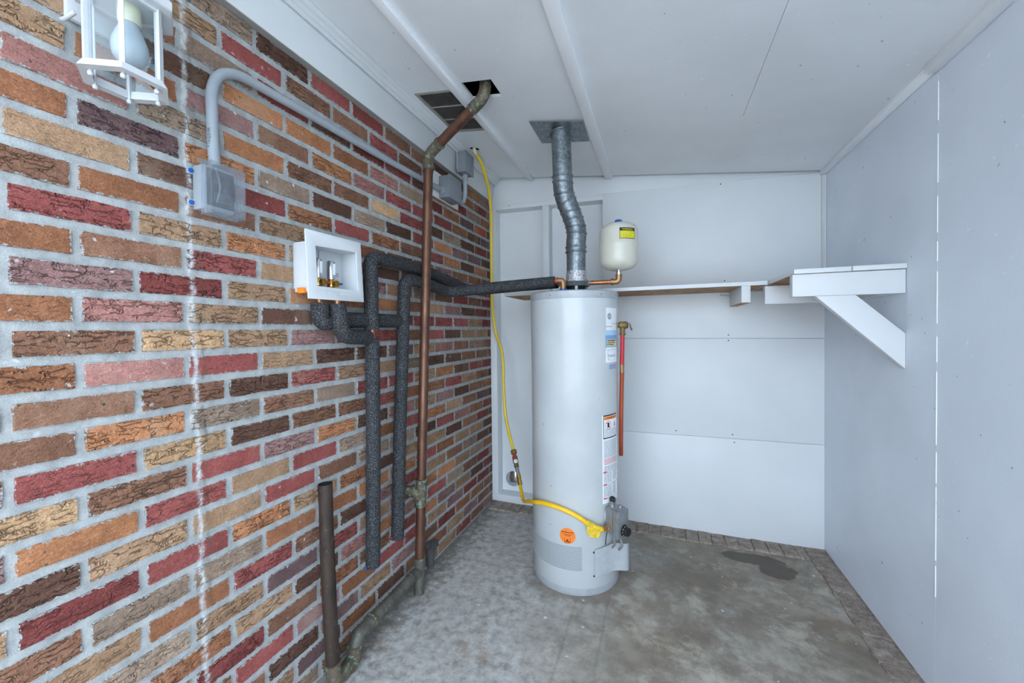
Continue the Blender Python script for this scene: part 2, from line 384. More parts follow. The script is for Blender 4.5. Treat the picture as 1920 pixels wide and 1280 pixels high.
def spline(pts, n=8):
    P = [Vector(p) for p in pts]; out = []
    for i in range(len(P)-1):
        p0 = P[max(i-1, 0)]; p1 = P[i]; p2 = P[i+1]; p3 = P[min(i+2, len(P)-1)]
        for k in range(n):
            t_ = k/n
            out.append(.5*((2*p1)+(p2-p0)*t_+(2*p0-5*p1+4*p2-p3)*t_*t_+(3*p1-p0-3*p2+p3)*t_**3))
    out.append(P[-1]); return out

def link(o, parent=None):
    COL.objects.link(o)
    if parent is not None:
        o.parent = parent
        w = Matrix.Identity(4); q = parent
        while q is not None:
            w = Matrix.Translation(q.location) @ w; 
            w = w if q.parent is None else q.matrix_parent_inverse @ w
            q = q.parent
        o.matrix_parent_inverse = w.inverted()
    return o
def obj(name, mb, mat, parent=None, smooth=False, bevel=0.0, angle=40):
    me = bpy.data.meshes.new(name); me.from_pydata(mb.v, [], mb.f); me.validate()
    mats = mat if isinstance(mat, (list, tuple)) else [mat]
    for m in mats: me.materials.append(M_[m] if isinstance(m, str) else m)
    if len(mats) > 1 and len(me.polygons) == len(mb.mi): me.polygons.foreach_set('material_index', mb.mi)
    bm = bmesh.new(); bm.from_mesh(me); bmesh.ops.recalc_face_normals(bm, faces=bm.faces[:])
    if bevel:
        es = [e for e in bm.edges if len(e.link_faces) == 2 and e.calc_face_angle(0) > .5]
        bmesh.ops.bevel(bm, geom=es, offset=bevel, segments=2, affect='EDGES', profile=.5)
    if smooth or bevel:
        lim = math.radians(angle)
        for f in bm.faces: f.smooth = True
        for e in bm.edges:
            if len(e.link_faces) == 2 and e.calc_face_angle(0) > lim: e.smooth = False
    bm.to_mesh(me); bm.free()
    return link(bpy.data.objects.new(name, me), parent)
def thing(name, label, cat, loc, group=None):
    o = bpy.data.objects.new(name, None); o.empty_display_size = .05; o.location = loc; COL.objects.link(o)
    return tag(o, label, cat, group)
def tag(o, label, cat, group=None):
    o['label'] = label; o['category'] = cat
    if group: o['group'] = group
    return o
def struct(o, label=None, cat=None):
    o['kind'] = 'structure'
    if label: o['label'] = label
    if cat: o['category'] = cat
    return o
def text_mesh(body, size, align='CENTER', depth=0.0, shear=0.0):
    cu = bpy.data.curves.new('lettering', 'FONT'); cu.body = body; cu.size = size; cu.align_x = align; cu.align_y = 'CENTER'
    cu.extrude = depth; cu.resolution_u = 2; cu.shear = shear
    o = bpy.data.objects.new('lettering', cu); COL.objects.link(o)
    dg = bpy.context.evaluated_depsgraph_get()
    me = bpy.data.meshes.new_from_object(o.evaluated_get(dg)); bpy.data.objects.remove(o)
    mb = MB(); mb.v = [tuple(v.co) for v in me.vertices]; mb.f = [tuple(p.vertices) for p in me.polygons]; mb.mi = [0]*len(mb.f)
    bpy.data.meshes.remove(me); return mb
def place(mb, o, ux, uy):
    """map flat (u,v) lettering to a plane"""
    o = Vector(o); ux = Vector(ux); uy = Vector(uy); nz = ux.cross(uy)
    mb.v = [tuple(o+ux*a+uy*b+nz*c) for a, b, c in mb.v]; return mb

# ------------------------------------------------------------------ the setting
L, H = .2032, .0704387          # brick pitch and course height
ZR = 1.23712                    # height of course 0
YB, XR = 2.285, 2.012           # back wall and right wall planes
YF = -.45                       # unseen front end of the shelter, placed for how much daylight enters
def ceil_z(x): return 2.352-.122*x

# floor slab and unseen ground outside
mb = MB(); mb.box((-.25, YF-.6, -.12), (2.4, 2.6, 0))
struct(obj('floor', mb, 'floor'), 'stained grey concrete slab floor', 'floor')

mb = MB(); mb.box((-9, YF-14.0, -.14), (12, YF-.6, -.012)); struct(obj('unseen_ground_outside', mb, 'bounce_ground'), 'unseen pale driveway added outside to bounce light onto the ceiling', 'driveway')  # ground out of view, made pale to bounce daylight onto the ceiling
# brick wall: mortar slab plus individual bricks
mb = MB(); mb.box((-.12, YF, -.05), (-.0045, 2.46, 2.42))
wl = struct(obj('wall_left', mb, 'mortar'), 'multicoloured brick wall with pale mortar joints', 'wall')
ROWS = {13: "BTGDRKBBDBQMD", 12: "TBTRBBRBTDQKG", 11: "OBGKDKKDBKGQD", 10: "TTDOOQPGKQVED", 9: "TQMBOPRRKQDVD", 8: "BPGOBBSRDGDKD",
        7: "QVOGDGDKOMVDD", 6: "BTDKQRQBRODOD", 5: "BQBTTQBBMBQBD", 4: "TRTOTBDBTOBBR", 3: "QBRTTMQGBKBKD", 2: "OMKTOQOBTMDKB",
        1: "QPTDKBDRRRTKK", 0: "BBSTMRRBRDTTK", -1: "QPRTDDVTPBGBB", -2: "BBBDRTTGDDBBB", -3: "BOGBGRRTODRKK", -4: "BRSDBBRQQRTBD",
        -5: "SBRMODPTMDBQD", -6: "MORTRGQROTBVD", -7: "DTTRBGGDRPQKD", -8: "TKROTQDTTDBKD", -9: "BGGQQOORQTTDD", -10: "TTQRBDMRTBGDD",
        -11: "BGTVRTROOTGQB", -12: "BTQTDPOMRGBKG", -13: "TBKBQBROMTDKD", -14: "BTBRMQRRTMKKD", -15: "TRBDVTMBKQQBD", -16: "BGTTVQDBQTMBD",
        -17: "RBTGBBDGTKBMD"}
def brick_geo(hw, hh, rnd, x=0.0):
    """front face outline with chipped edges, chamfered back into the mortar"""
    ring = []
    nx, nz = 5, 2
    for i in range(nx): ring.append((-hw+2*hw*i/nx, -hh))
    for i in range(nz): ring.append((hw, -hh+2*hh*i/nz))
    for i in range(nx): ring.append((hw-2*hw*i/nx, hh))
    for i in range(nz): ring.append((-hw, hh-2*hh*i/nz))
    n = len(ring); vs = []
    for (a, b) in ring:
        ka = rnd.uniform(.0, .0042); kb = rnd.uniform(0, .0034)
        a2 = a-math.copysign(ka, a) if abs(a) > hw*.99 else a+rnd.uniform(-.006, .006)
        b2 = b-math.copysign(kb, b) if abs(b) > hh*.99 else b+rnd.uniform(-.004, .004)
        vs.append((a2, b2))
    front = [(x+rnd.uniform(-.0008, .0010), a*.985, b*.95) for a, b in vs]
    back = [(x-.016, a*1.0+math.copysign(.0012, a), b+math.copysign(.0012, b)) for a, b in vs]
    V = front+back+[(x+.0012, -hw*.5, 0), (x+.0012, hw*.5, 0)]
    c0, c1 = 2*n, 2*n+1; F = []
    for i in range(n):
        j = (i+1) % n
        mid = (front[i][1]+front[j][1])/2
        F.append((i, j, c1 if mid > 0 else c0)); F.append((i, n+i, n+j, j))
    side = [(front[i][1]+front[(i+1) % n][1])/2 > 0 for i in range(n)]
    for i in range(n):      # close the seam between the two fan centres
        if side[i] != side[i-1]: F.append((c0, c1, i))
    return V, F
bnd = []
for i in range(10):
    rnd = random.Random(100+i); V, F = brick_geo(.0962, .0283, rnd)
    me = bpy.data.meshes.new('brick'); me.from_pydata(V, [], F)
    bm = bmesh.new(); bm.from_mesh(me); bmesh.ops.holes_fill(bm, edges=[e for e in bm.edges if e.is_boundary and all(v.co.x > -.01 for v in e.verts)], sides=8)
    bmesh.ops.recalc_face_normals(bm, faces=bm.faces[:])
    if sum(f.normal.x for f in bm.faces) < 0: bmesh.ops.reverse_faces(bm, faces=bm.faces[:])
    bm.to_mesh(me); bm.free()
    uvl = me.uv_layers.new(name='UVMap')
    for lp in me.loops:
        co = me.vertices[lp.vertex_index].co; uvl.data[lp.index].uv = (co.y/.0962, co.z/.0283)
    bnd.append(me)
variants = {}
def variant(i, k):
    if (i, k) not in variants:
        m = bnd[i].copy(); m.name = 'brick'; m.materials.append(MB_[k]); variants[(i, k)] = m
    return variants[(i, k)]
cand = []
for r, s_ in ROWS.items():
    z = ZR+r*H
    for k in range(-8, 12):
        j = k+(.5 if r % 2 else 0.0)
        y0, y1 = j*L, (j+1)*L
        if y0 > 2.27: continue
        ch = s_[k+1] if k >= -1 else R_.choice('RBTOQGPD')
        pc = Vector((0, min((y0+y1)/2, 2.2), z))-CAM; dz = pc.dot(fw)
        area = -1
        if dz > .1:
            px = 960+F_PX*pc.dot(rt2)/dz; py = CY_PX-F_PX*pc.dot(up2)/dz
            if -70 < px < 1000 and -45 < py < 1325: area = (1.15/dz)**2/dz*(min(y1, 2.285)-y0)
        cand.append((area, j, z, ch, y1 > 2.29))
cand.sort(key=lambda c: -c[0])
nb = 0; rest = MB(); keys = list(BC); ruv = []
for area, j, z, ch, cut in cand:
    rnd = random.Random(int(j*20+5000)*977+int(z*1000))
    yc = (j+.5)*L
    if area > 0 and nb < 300 and not cut:
        o = bpy.data.objects.new('brick', variant(rnd.randrange(10), ch)); COL.objects.link(o); o.parent = wl
        o.location = (rnd.uniform(-.0012, .0014), yc+rnd.uniform(-.0015, .0015), z+rnd.uniform(-.001, .001))
        o.rotation_euler = (rnd.uniform(-.006, .006)+(PI if rnd.random() < .5 else 0), 0, rnd.uniform(-.006, .006))
        nb += 1
    else:
        hw = .0962
        if cut: y1 = 2.288; y0 = j*L+.005; yc = (y0+y1)/2; hw = (y1-y0)/2
        if hw < .01: continue
        V, F = brick_geo(hw, .0283, rnd)
        rest.add([(a, b+yc, c+z) for a, b, c in V], F, keys.index(ch)); ruv += [(b/hw, c/.0283) for a, b, c in V]
o = obj('brick', rest, [MB_[k] for k in keys], wl); o['kind'] = 'stuff'
uvl = o.data.uv_layers.new(name='UVMap')
for lp in o.data.loops: uvl.data[lp.index].uv = ruv[lp.vertex_index]

# ceiling: painted sheet with openings, roof void above
xs = sorted([-.02, .095, .157, .118, .308, .368, .508, 1.4974, 1.4988, 2.02, .126-.034, .126+.034])
ys = sorted([YF, 1.195, 1.555, 1.152, 1.276, 1.60, 2.262, 1.79-.034, 1.79+.034])
def dedupe(a):
    o = []
    for v in a:
        if not o or v-o[-1] > 1e-5: o.append(v)
    return o
xs, ys = dedupe(xs), dedupe(ys)
HOLES = [(.118, .308, 1.195, 1.555), (.368, .508, 1.152, 1.276), (1.4974, 1.4988, YF, 1.60)]
GH = (.126, 1.79, .034)
def is_hole(x, y):
    if abs(x-GH[0]) < GH[2] and abs(y-GH[1]) < GH[2]: return True
    return any(a < x < b and c < y < d for a, b, c, d in HOLES)
mb = MB(); TH = .012
for i in range(len(xs)-1):
    for j in range(len(ys)-1):
        xm, ym = (xs[i]+xs[i+1])/2, (ys[j]+ys[j+1])/2
        if is_hole(xm, ym): continue
        q = [(xs[i], ys[j]), (xs[i+1], ys[j]), (xs[i+1], ys[j+1]), (xs[i], ys[j+1])]
        mb.hexa([(a, b, ceil_z(a)) for a, b in q], [(a, b, ceil_z(a)+TH) for a, b in q])
for lo in (0, TH):      # round hole for the gas tube
    n = 24; cx, cy, rr = GH; sq = []; ci = []
    for k in range(n):
        th = 2*PI*(k+.5)/n; c_, s__ = math.cos(th), math.sin(th); m_ = max(abs(c_), abs(s__))
        sq.append((cx+rr*c_/m_, cy+rr*s__/m_)); ci.append((cx+rr*.96*c_, cy+rr*.96*s__))
    mb.add([(a, b, ceil_z(a)+lo) for a, b in sq+ci], [(k, (k+1) % n, n+(k+1) % n, n+k) for k in range(n)])
mb.add([(a, b, ceil_z(a)) for a, b in ci]+[(a, b, ceil_z(a)+TH) for a, b in ci], [(k, (k+1) % n, n+(k+1) % n, n+k) for k in range(n)])
ce = struct(obj('ceiling', mb, 'ceil'), 'white painted sloping plywood ceiling', 'ceiling')
mb = MB(); mb.hexa([(-.3, YF, 2.60), (2.4, YF, 2.30), (2.4, 2.6, 2.30), (-.3, 2.6, 2.60)], [(-.3, YF, 2.66), (2.4, YF, 2.36), (2.4, 2.6, 2.36), (-.3, 2.6, 2.66)])
mb.box((-.3, YF, 2.40), (-.12, 2.6, 2.62)); mb.hexa([(-.12, YF-.02, 2.32), (2.4, YF-.02, 2.04), (2.4, YF, 2.04), (-.12, YF, 2.32)], [(-.12, YF-.02, 2.66), (2.4, YF-.02, 2.36), (2.4, YF, 2.36), (-.12, YF, 2.66)])
mb.box((-.12, 2.46, 1.9), (2.4, 2.6, 2.62)); mb.box((XR+.06, YF, 2.05), (2.4, 2.6, 2.36))
obj('roof_deck', mb, 'void', ce)

# right wall: two plywood sheets with a caulked seam
mb = MB(); mb.box((XR+.01, YF, -.02), (XR+.08, 2.4, 2.14))
wr = struct(obj('wall_right', mb, 'wall'), 'bluish white plywood side wall', 'wall')
mb = MB(); mb.box((XR, 1.3462, .016), (XR+.012, 2.30, 2.108)); obj('panel', mb, 'wall', wr)
mb = MB(); mb.box((XR, YF, .016), (XR+.012, 1.3448, 2.108)); obj('panel', mb, 'wall', wr)  # unseen near end extended past the camera to cut side light on the bricks
mb = MB()
z = .35
rnd = random.Random(3)
while z < 2.04:
    l_ = rnd.uniform(.05, .28); w_ = rnd.uniform(.0006, .0016)
    mb.box((XR-.0022, 1.3455-w_, z), (XR+.002, 1.3455+w_, min(z+l_, 2.05))); z += l_+rnd.uniform(0, .05)
obj('caulk_bead', mb, 'bead', wr)['kind'] = 'stuff'

# back wall
mb = MB(); mb.box((-.12, 2.374, -.05), (XR+.2, 2.46, 2.40))
wb = struct(obj('wall_back', mb, 'backwall'), 'white boarded back wall with open stud bays on the left', 'wall')
def board(name, x0, x1, zb0, zb1, zt0, zt1, yf=YB, yb=2.376, mat='backwall'):
    m = MB(); m.hexa([(x0, yf, zb0), (x1, yf, zb1), (x1, yb, zb1), (x0, yb, zb0)], [(x0, yf, zt0), (x1, yf, zt1), (x1, yb, zt1), (x0, yb, zt0)])
    return obj(name, m, mat, wb, bevel=.0012)
board('header_board', .0, XR, 2.1635, 2.108, 2.372, 2.130, YB+.006)
board('top_rail', .0, .812, 2.1255, 2.105, 2.163, 2.142)
board('stud', .0, .047, .062, .062, 2.125, 2.124)
board('stud', .400, .446, 1.0, 1.0, 2.115, 2.113)
board('bottom_rail', .0, .60, .012, .006, .062, .060, YB-.004)
board('panel', .812, 1.996, 1.478, 1.478, 2.142, 2.104, YB-.006)
board('panel', .60, XR, 1.197, 1.192, 1.476, 1.476)
board('panel', .60, XR, .5915, .5985, 1.1955, 1.1905, YB+.0005)
board('panel', .60, XR, .008, .008, .590, .597, YB-.0012)
for x_, z_ in ((1.52, 1.535), (1.54, 1.213), (1.54, 1.18), (1.56, .62), (1.57, .575), (1.5, 2.108), (.155, 2.143), (1.25, .62)):
    m = MB(); m.lathe((x_, YB-.0078 if z_ > 1.5 and x_ > .8 else YB-.0022, z_), [(.0036, 0), (.002, .0012)], 8, (0, -1, 0)); obj('nail_head', m, 'black_ink', wb)
# round tin cover over an old pipe hole
m = MB(); m.lathe((.131, 2.374, .153), [(.056, 0), (.056, .006), (.048, .010), (.02, .016), (0.001, .017)], 28, (0, -1, 0))
tag(obj('pipe_cover', m, 'chrome', None, True), 'round shiny tin cover low on the back wall behind the gas valve', 'cover')

# frieze board with bare underside, crown moulding, battens and corner trims
mb = MB(); mb.prism([(-.004, YF, 2.184), (.024, YF, 2.184), (.047, YF, 2.318), (.047, YF, 2.345), (-.004, YF, 2.345)], (0, 2.284-YF, 0))
fr = struct(obj('trim_1', mb, 'trim', None, False, .0015), 'white frieze board along the top of the brick wall', 'trim')
mb = MB(); mb.box((-.004, YF, 2.181), (.0235, 2.284, 2.1842)); obj('bare_edge', mb, 'cap', fr)
mb = MB(); pr = [(.05, 2.300), (.055, 2.302), (.058, 2.310), (.066, 2.312), (.070, 2.322), (.080, 2.326), (.086, 2.336), (.094, 2.338), (.096, 2.345), (.05, 2.352)]
mb.prism([(a, YF, b) for a, b in pr], (0, 2.284-YF, 0)); struct(obj('trim_2', mb, 'trim'), 'narrow crown moulding between frieze and ceiling', 'trim')
def batten(nm, x0, x1, t_, y0, y1, lab):
    m = MB(); m.hexa([(x0, y0, ceil_z(x0)-t_), (x1, y0, ceil_z(x1)-t_), (x1, y1, ceil_z(x1)-t_), (x0, y1, ceil_z(x0)-t_)],
                     [(x0, y0, ceil_z(x0)+.001), (x1, y0, ceil_z(x1)+.001), (x1, y1, ceil_z(x1)+.001), (x0, y1, ceil_z(x0)+.001)])
    return struct(obj(nm, m, 'batten', None, False, .003), lab, 'trim')
batten('trim_3', .309, .345, .020, YF, 2.272, 'ceiling batten beside the vent grille')
batten('trim_4', .828, .878, .018, YF, 2.278, 'ceiling batten right of the flue plate')
batten('trim_5', 1.984, 2.011, .020, 1.352, 2.279, 'thin trim strip where ceiling meets side wall')
batten('trim_6', 1.977, 2.011, .026, YF, 1.352, 'thicker trim strip at the near end of side wall')
mb = MB(); mb.prism([(1.992, 2.279, 1.485), (2.011, 2.279, 1.485), (2.011, 2.262, 1.485), (2.003, 2.263, 1.485), (1.994, 2.271, 1.485)], (0, 0, .60))
struct(obj('trim_7', mb, 'trim'), 'vertical quarter-round trim in the back right corner', 'trim')

# worn rowlock brick curbs at the foot of the walls
cb = MB(); cb.box((.02, 2.165, -.02), (XR, 2.31, .004)); cb = struct(obj('baseboard_back', cb, 'curb'), 'worn brick curb under the back wall', 'curb')
cr = MB(); cr.box((1.918, YF, -.02), (2.06, 2.165, .004)); cr = struct(obj('baseboard_right', cr, 'curb'), 'worn brick curb under the side wall', 'curb')
rnd = random.Random(11)
def curb_brick(x0, y0, x1, y1, par):
    h_ = .010+rnd.uniform(-.0015, .002); e = .002; j = lambda: rnd.uniform(-.0025, .0025)
    b4 = [(x0, y0, -.01), (x1, y0, -.01), (x1, y1, -.01), (x0, y1, -.01)]
    t4 = [(x0+e+j(), y0+e+j(), h_+j()), (x1-e+j(), y0+e+j(), h_+j()), (x1-e+j(), y1-e, h_+j()), (x0+e+j(), y1-e, h_+j())]
    m = MB(); m.hexa(b4, t4); obj('brick', m, 'curb', par)
x = .03
while x < 1.90: curb_brick(x, 2.158+rnd.uniform(-.004, .004), min(x+.069, 1.912), 2.30, cb); x += .0705
y = YF+.01
while y < 2.27: curb_brick(1.915+rnd.uniform(-.005, .004), y, 2.03, y+.069, cr); y += .0705

# ------------------------------------------------------------------ water heater
HX, HY, HR = .737, 1.677, .2225
def hp(th, r, z):
    a = math.radians(th); return (HX+r*math.sin(a), HY-r*math.cos(a), z)
def patch(th0, th1, z0, z1, r=HR, t_=.0006, n=None, uv=None):
    n = n or max(2, int(abs(th1-th0)/3)); m = MB(); vs = []
    for i in range(n+1):
        th = th0+(th1-th0)*i/n
        vs += [hp(th, r, z0), hp(th, r, z1), hp(th, r+t_, z0), hp(th, r+t_, z1)]
    fs = []
    for i in range(n):
        a, b = 4*i, 4*i+4
        fs += [(a+2, b+2, b+3, a+3), (a, a+2, a+3, a+1) if i == 0 else (a+1, a+3, b+3, b+1), (a+1, a+3, b+3, b+1), (a, b, b+2, a+2)]
    fs += [(4*n, 4*n+1, 4*n+3, 4*n+2), (0, 2, 3, 1)]
    fs = list(dict.fromkeys(fs)); m.add(vs, fs); return m
def wrap(mb, th, z, r):
    """bend flat lettering round the tank"""
    mb.v = [hp(th+math.degrees(a/HR), r+.0001+c, z+b) for a, b, c in mb.v]; return mb
wh = thing('water_heater', 'tall white cylindrical gas water heater standing on the concrete floor', 'water heater', (HX, HY, 0))
m = MB(); m.lathe((HX, HY, 0), [(HR-.002, .034), (HR, .037), (HR, 1.404)], 96); obj('tank_body', m, 'enamel', wh, True)
m = MB(); m.lathe((HX, HY, 0), [(HR-.004, 0), (HR-.003, .002), (HR-.003, .036)], 96); obj('base_ring', m, 'ring', wh, True)
m = MB(); m.lathe((HX, HY, 0), [(HR+.0005, 1.402), (HR+.002, 1.405), (HR+.002, 1.436), (HR-.004, 1.441), (.10, 1.452), (.002, 1.455)], 96); lid = obj('top_cover', m, 'ring', wh, True)
for th in (-55, -18, 14, 47, 78):
    m = MB(); m.lathe(hp(th, HR+.0015, 1.420), [(.004, 0), (.0035, .0025), (.001, .003)], 10, (math.sin(math.radians(th)), -math.cos(math.radians(th)), 0)); obj('screw', m, 'steel', lid, True)
# perforated combustion-air band with its pattern
m = patch(-88, 19, .119, .236, HR, .0009, 40)
gr = obj('air_grille', m, 'perf', wh, True)
uvl = gr.data.uv_layers.new(name='UVMap')
for lp in gr.data.loops:
    co = gr.data.vertices[lp.vertex_index].co
    th = math.atan2(co.x-HX, -(co.y-HY)); uvl.data[lp.index].uv = ((th*HR+5)/.0074, (co.z+1)/.0064)
# front: round orange sticker
def disc_on(th, z, rad, r, t_=.0006):
    m = MB(); n = 32; rings = (1.0, .8, .6, .4, .2)
    V = [hp(th+math.degrees(rad*q*math.cos(2*PI*k/n)/HR), r+t_, z+rad*q*math.sin(2*PI*k/n)) for q in rings for k in range(n)]+[hp(th, r+t_, z)]
    V += [hp(th+math.degrees(rad*math.cos(2*PI*k/n)/HR), r, z+rad*math.sin(2*PI*k/n)) for k in range(n)]
    F = [(i*n+k, i*n+(k+1) % n, (i+1)*n+(k+1) % n, (i+1)*n+k) for i in range(4) for k in range(n)]+[(4*n+k, 4*n+(k+1) % n, 5*n) for k in range(n)]
    F += [(k, 5*n+1+k, 5*n+1+(k+1) % n, (k+1) % n) for k in range(n)]
    m.add(V, F); return m
st = obj('warning_sticker', disc_on(1.8, .282, .0375, HR), 'orange_ink', wh, True); st['label'] = 'round orange warning sticker'
pm = MB(); rnd = random.Random(8)
for a0, a1, z_, h_ in ((-6.2, 9.6, .2975, .0042), (-3.6, 7.2, .2880, .0026), (-1.4, 5.0, .2820, .0026)):
    a = a0
    while a < a1:
        w_ = rnd.uniform(.5, 1.1); q = patch(a, min(a+w_, a1), z_, z_+h_, HR+.0006, .0003, 2); pm.add(q.v, q.f); a += w_+.22
obj('print_lines', pm, 'black_ink', st)['kind'] = 'stuff'
for a0, a1, z0, z1 in ((-2.0, -1.5, .252, .272), (4.9, 5.4, .252, .272), (-2.0, 5.4, .2515, .2535), (.6, 2.6, .257, .266), (-.6, 1.0, .2535, .2575), (2.2, 3.8, .2535, .2575)):
    obj('symbol', patch(a0, a1, z0, z1, HR+.0006, .0003), 'black_ink', st)
# right flank: maker's label, energy panel, second mark, small slate sticker
lb = obj('maker_label', patch(54.5, 80, 1.158, 1.357, HR, .0004), 'white_lbl', wh, True)
e = MB()
for r0, r1 in ((.0165, .0145),):
    n = 32
    V = [hp(61+math.degrees(rr*math.cos(2*PI*k/n)/HR), HR+.0006, 1.316+rr*math.sin(2*PI*k/n)) for rr in (r0, r1) for k in range(n)]
    e.add(V, [(k, (k+1) % n, n+(k+1) % n, n+k) for k in range(n)])
obj('emblem', e, 'grey_ink', lb); obj('emblem', disc_on(61, 1.316, .0132, HR+.0004, .0003), 'grey_ink', lb)
obj('lettering', wrap(text_mesh('GE', .017, shear=.25), 61, 1.316, HR+.0009), 'white_lbl', lb)
obj('lettering', wrap(text_mesh('SmartWater', .011, 'LEFT'), 66, 1.282, HR+.0006), 'grey_ink', lb)
obj('rule', patch(53.5, 67, 1.266, 1.2685, HR+.0004, .0003), 'red_ink', lb)
eg = obj('energy_label', patch(53.0, 80, 1.168, 1.250, HR+.0004, .0004), 'blue_lbl', lb)
obj('pale_band', patch(53.0, 80, 1.226, 1.250, HR+.0008, .0002), 'ltblue_lbl', lb)
cp = obj('cream_panel', patch(55.0, 78, 1.172, 1.206, HR+.0008, .0003), 'cream_lbl', lb)
pm = MB()
for a0, a1, z_, h_ in ((55.8, 75, 1.1965, .0065), (55.8, 73, 1.1870, .0050), (55.8, 70, 1.1775, .0055)):
    a = a0
    while a < a1:
        w_ = rnd.uniform(.8, 2.0); q = patch(a, min(a+w_, a1), z_, z_+h_, HR+.0011, .0002, 2); pm.add(q.v, q.f); a += w_+.5
obj('print_lines', pm, 'black_ink', lb)['kind'] = 'stuff'
s2 = obj('shield_label', patch(53.5, 80, 1.095, 1.156, HR, .0004), 'white_lbl', wh, True)
obj('lettering', wrap(text_mesh('SmartSe', .019, 'LEFT', 0, .2), 57.5, 1.128, HR+.0006), 'black_ink', s2)
sh = MB(); pts = [(-.013, .024), (-.013, -.008), (-.008, -.018), (0, -.023), (.008, -.018), (.013, -.012)]
for (a, b), (c, d) in zip(pts, pts[1:]):
    V = [hp(60.5+math.degrees(q/HR), HR+.0006, 1.128+w_) for q, w_ in ((a, b), (c, d), (c+.0012, d+.0012), (a+.0012, b+.0012))]; sh.add(V, [(0, 1, 2, 3)])
V = [hp(60.5+math.degrees(q/HR), HR+.0006, 1.128+w_) for q, w_ in ((-.013, .0245), (.010, .0245), (.010, .0230), (-.013, .0230))]; sh.add(V, [(0, 1, 2, 3)])
obj('shield_outline', sh, 'black_ink', s2)
obj('small_sticker', patch(60, 77, 1.062, 1.086, HR, .0005), 'slate_lbl', wh, True)
# warning and instruction label lower down
wl2 = obj('instruction_label', patch(46.8, 78, .425, .845, HR, .0004), 'white_lbl', wh, True)
fr_ = obj('warning_frame', patch(48.6, 77, .733, .846, HR+.0003, .0003), 'black_ink', wl2)
obj('warning_field', patch(49.6, 76, .739, .840, HR+.0006, .0003), 'white_lbl', wl2)
obj('warning_bar', patch(50.0, 76, .823, .838, HR+.0009, .0002), 'orange_ink', wl2)
obj('lettering', wrap(text_mesh('! WARNING', .012), 63, .8305, HR+.0012), 'black_ink', wl2)
e = MB(); n = 32
V = [hp(57+math.degrees(rr*math.cos(2*PI*k/n)/HR), HR+.0010, .797+rr*math.sin(2*PI*k/n)) for rr in (.021, .0185) for k in range(n)]
e.add(V, [(k, (k+1) % n, n+(k+1) % n, n+k) for k in range(n)])
V = [hp(57+math.degrees(a/HR), HR+.0011, .797+b) for a, b in ((-.015, .012), (-.012, .015), (.015, -.012), (.012, -.015))]; e.add(V, [(0, 1, 2, 3)])
obj('prohibition_mark', e, 'red_ink', wl2)
obj('can_symbol', patch(55.4, 58.9, .785, .809, HR+.0009, .0002), 'black_ink', wl2)
tri = MB(); tri.add([hp(67.5, HR+.001, .785), hp(72.5, HR+.001, .785), hp(70.8, HR+.001, .812)], [(0, 1, 2)]); obj('flame_symbol', tri, 'red_ink', wl2)
ln = MB(); rnd = random.Random(5)
def lines(z0, z1, dz, th0, th1, prob=1.0):
    z = z1
    while z > z0:
        a = th0
        while a < th1-1:
            w_ = rnd.uniform(1.5, 6); q = patch(a, min(a+w_, th1), z, z+dz*.42, HR+.0008, .0002, 2); ln.add(q.v, q.f); a += w_+.7
        z -= dz
lines(.742, .775, .0062, 51, 76)
obj('fine_print', ln, 'grey_ink', wl2)['kind'] = 'stuff'
ln = MB(); lines(.640, .722, .0052, 49.5, 76); lines(.575, .600, .0052, 49.5, 76); lines(.520, .567, .0055, 49, 63); lines(.525, .567, .0055, 66, 75); lines(.455, .508, .0055, 48.6, 63); lines(.455, .508, .0055, 66, 73)
obj('fine_print', ln, 'grey_ink', wl2)['kind'] = 'stuff'
ln = MB(); lines(.605, .636, .0052, 49.5, 76); obj('fine_print', ln, 'red_ink', wl2)['kind'] = 'stuff'
for z_ in (.571, .512, .446):
    obj('rule', patch(48.2, 54, z_, z_+.006, HR+.0008, .0002), 'red_ink', wl2)
    obj('rule', patch(54, 77, z_+.002, z_+.0035, HR+.0008, .0002), 'red_ink', wl2)
# draft hood
hx = .752
m = MB(); m.lathe((hx, HY, 0), [(.064, 1.476), (.067, 1.478), (.062, 1.490), (.052, 1.503), (.050, 1.505)], 40, caps=False); obj('draft_hood', m, 'galv_dark', wh, True)
m = MB(); m.lathe((hx, HY, 0), [(.045, 1.450), (.045, 1.478)], 32); obj('flue_collar', m, 'void', wh, True)
for th in (12, 130, 250):
    a = math.radians(th); c_ = (hx+.060*math.sin(a), HY-.060*math.cos(a)); m = MB(); m.box((c_[0]-.007, c_[1]-.002, 1.450), (c_[0]+.007, c_[1]+.002, 1.480)); obj('hood_leg', m, 'galv', wh)
# gas control valve on the lower right flank
GV = math.radians(56); rad = Vector((math.sin(GV), -math.cos(GV), 0)); tan = Vector((math.cos(GV), math.sin(GV), 0)); zz = Vector((0, 0, 1))
def gv(r, t_, z): return Vector((HX, HY, 0))+rad*r+tan*t_+zz*z
def gbox(r0, r1, t0, t1, z0, z1):
    m = MB(); m.hexa([gv(r0, t0, z0), gv(r1, t0, z0), gv(r1, t1, z0), gv(r0, t1, z0)], [gv(r0, t0, z1), gv(r1, t0, z1), gv(r1, t1, z1), gv(r0, t1, z1)]); return m
va = obj('gas_valve', gbox(.236, .276, -.036, .036, .300, .418), 'steel', wh, False, .004)
obj('valve_front', gbox(.278, .312, -.038, .038, .292, .420), 'steel', va, False, .005)
m = MB(); m.lathe(gv(.222, 0, .365), [(.034, 0), (.034, .006), (.026, .016)], 28, rad); obj('shank_collar', m, 'ring', va, True)
m = MB(); m.lathe(gv(.312, .006, .325), [(.027, 0), (.026, .008), (.021, .009), (.019, .024), (.001, .025)], 24, rad); kn = obj('dial', m, 'black_ink', va, True)
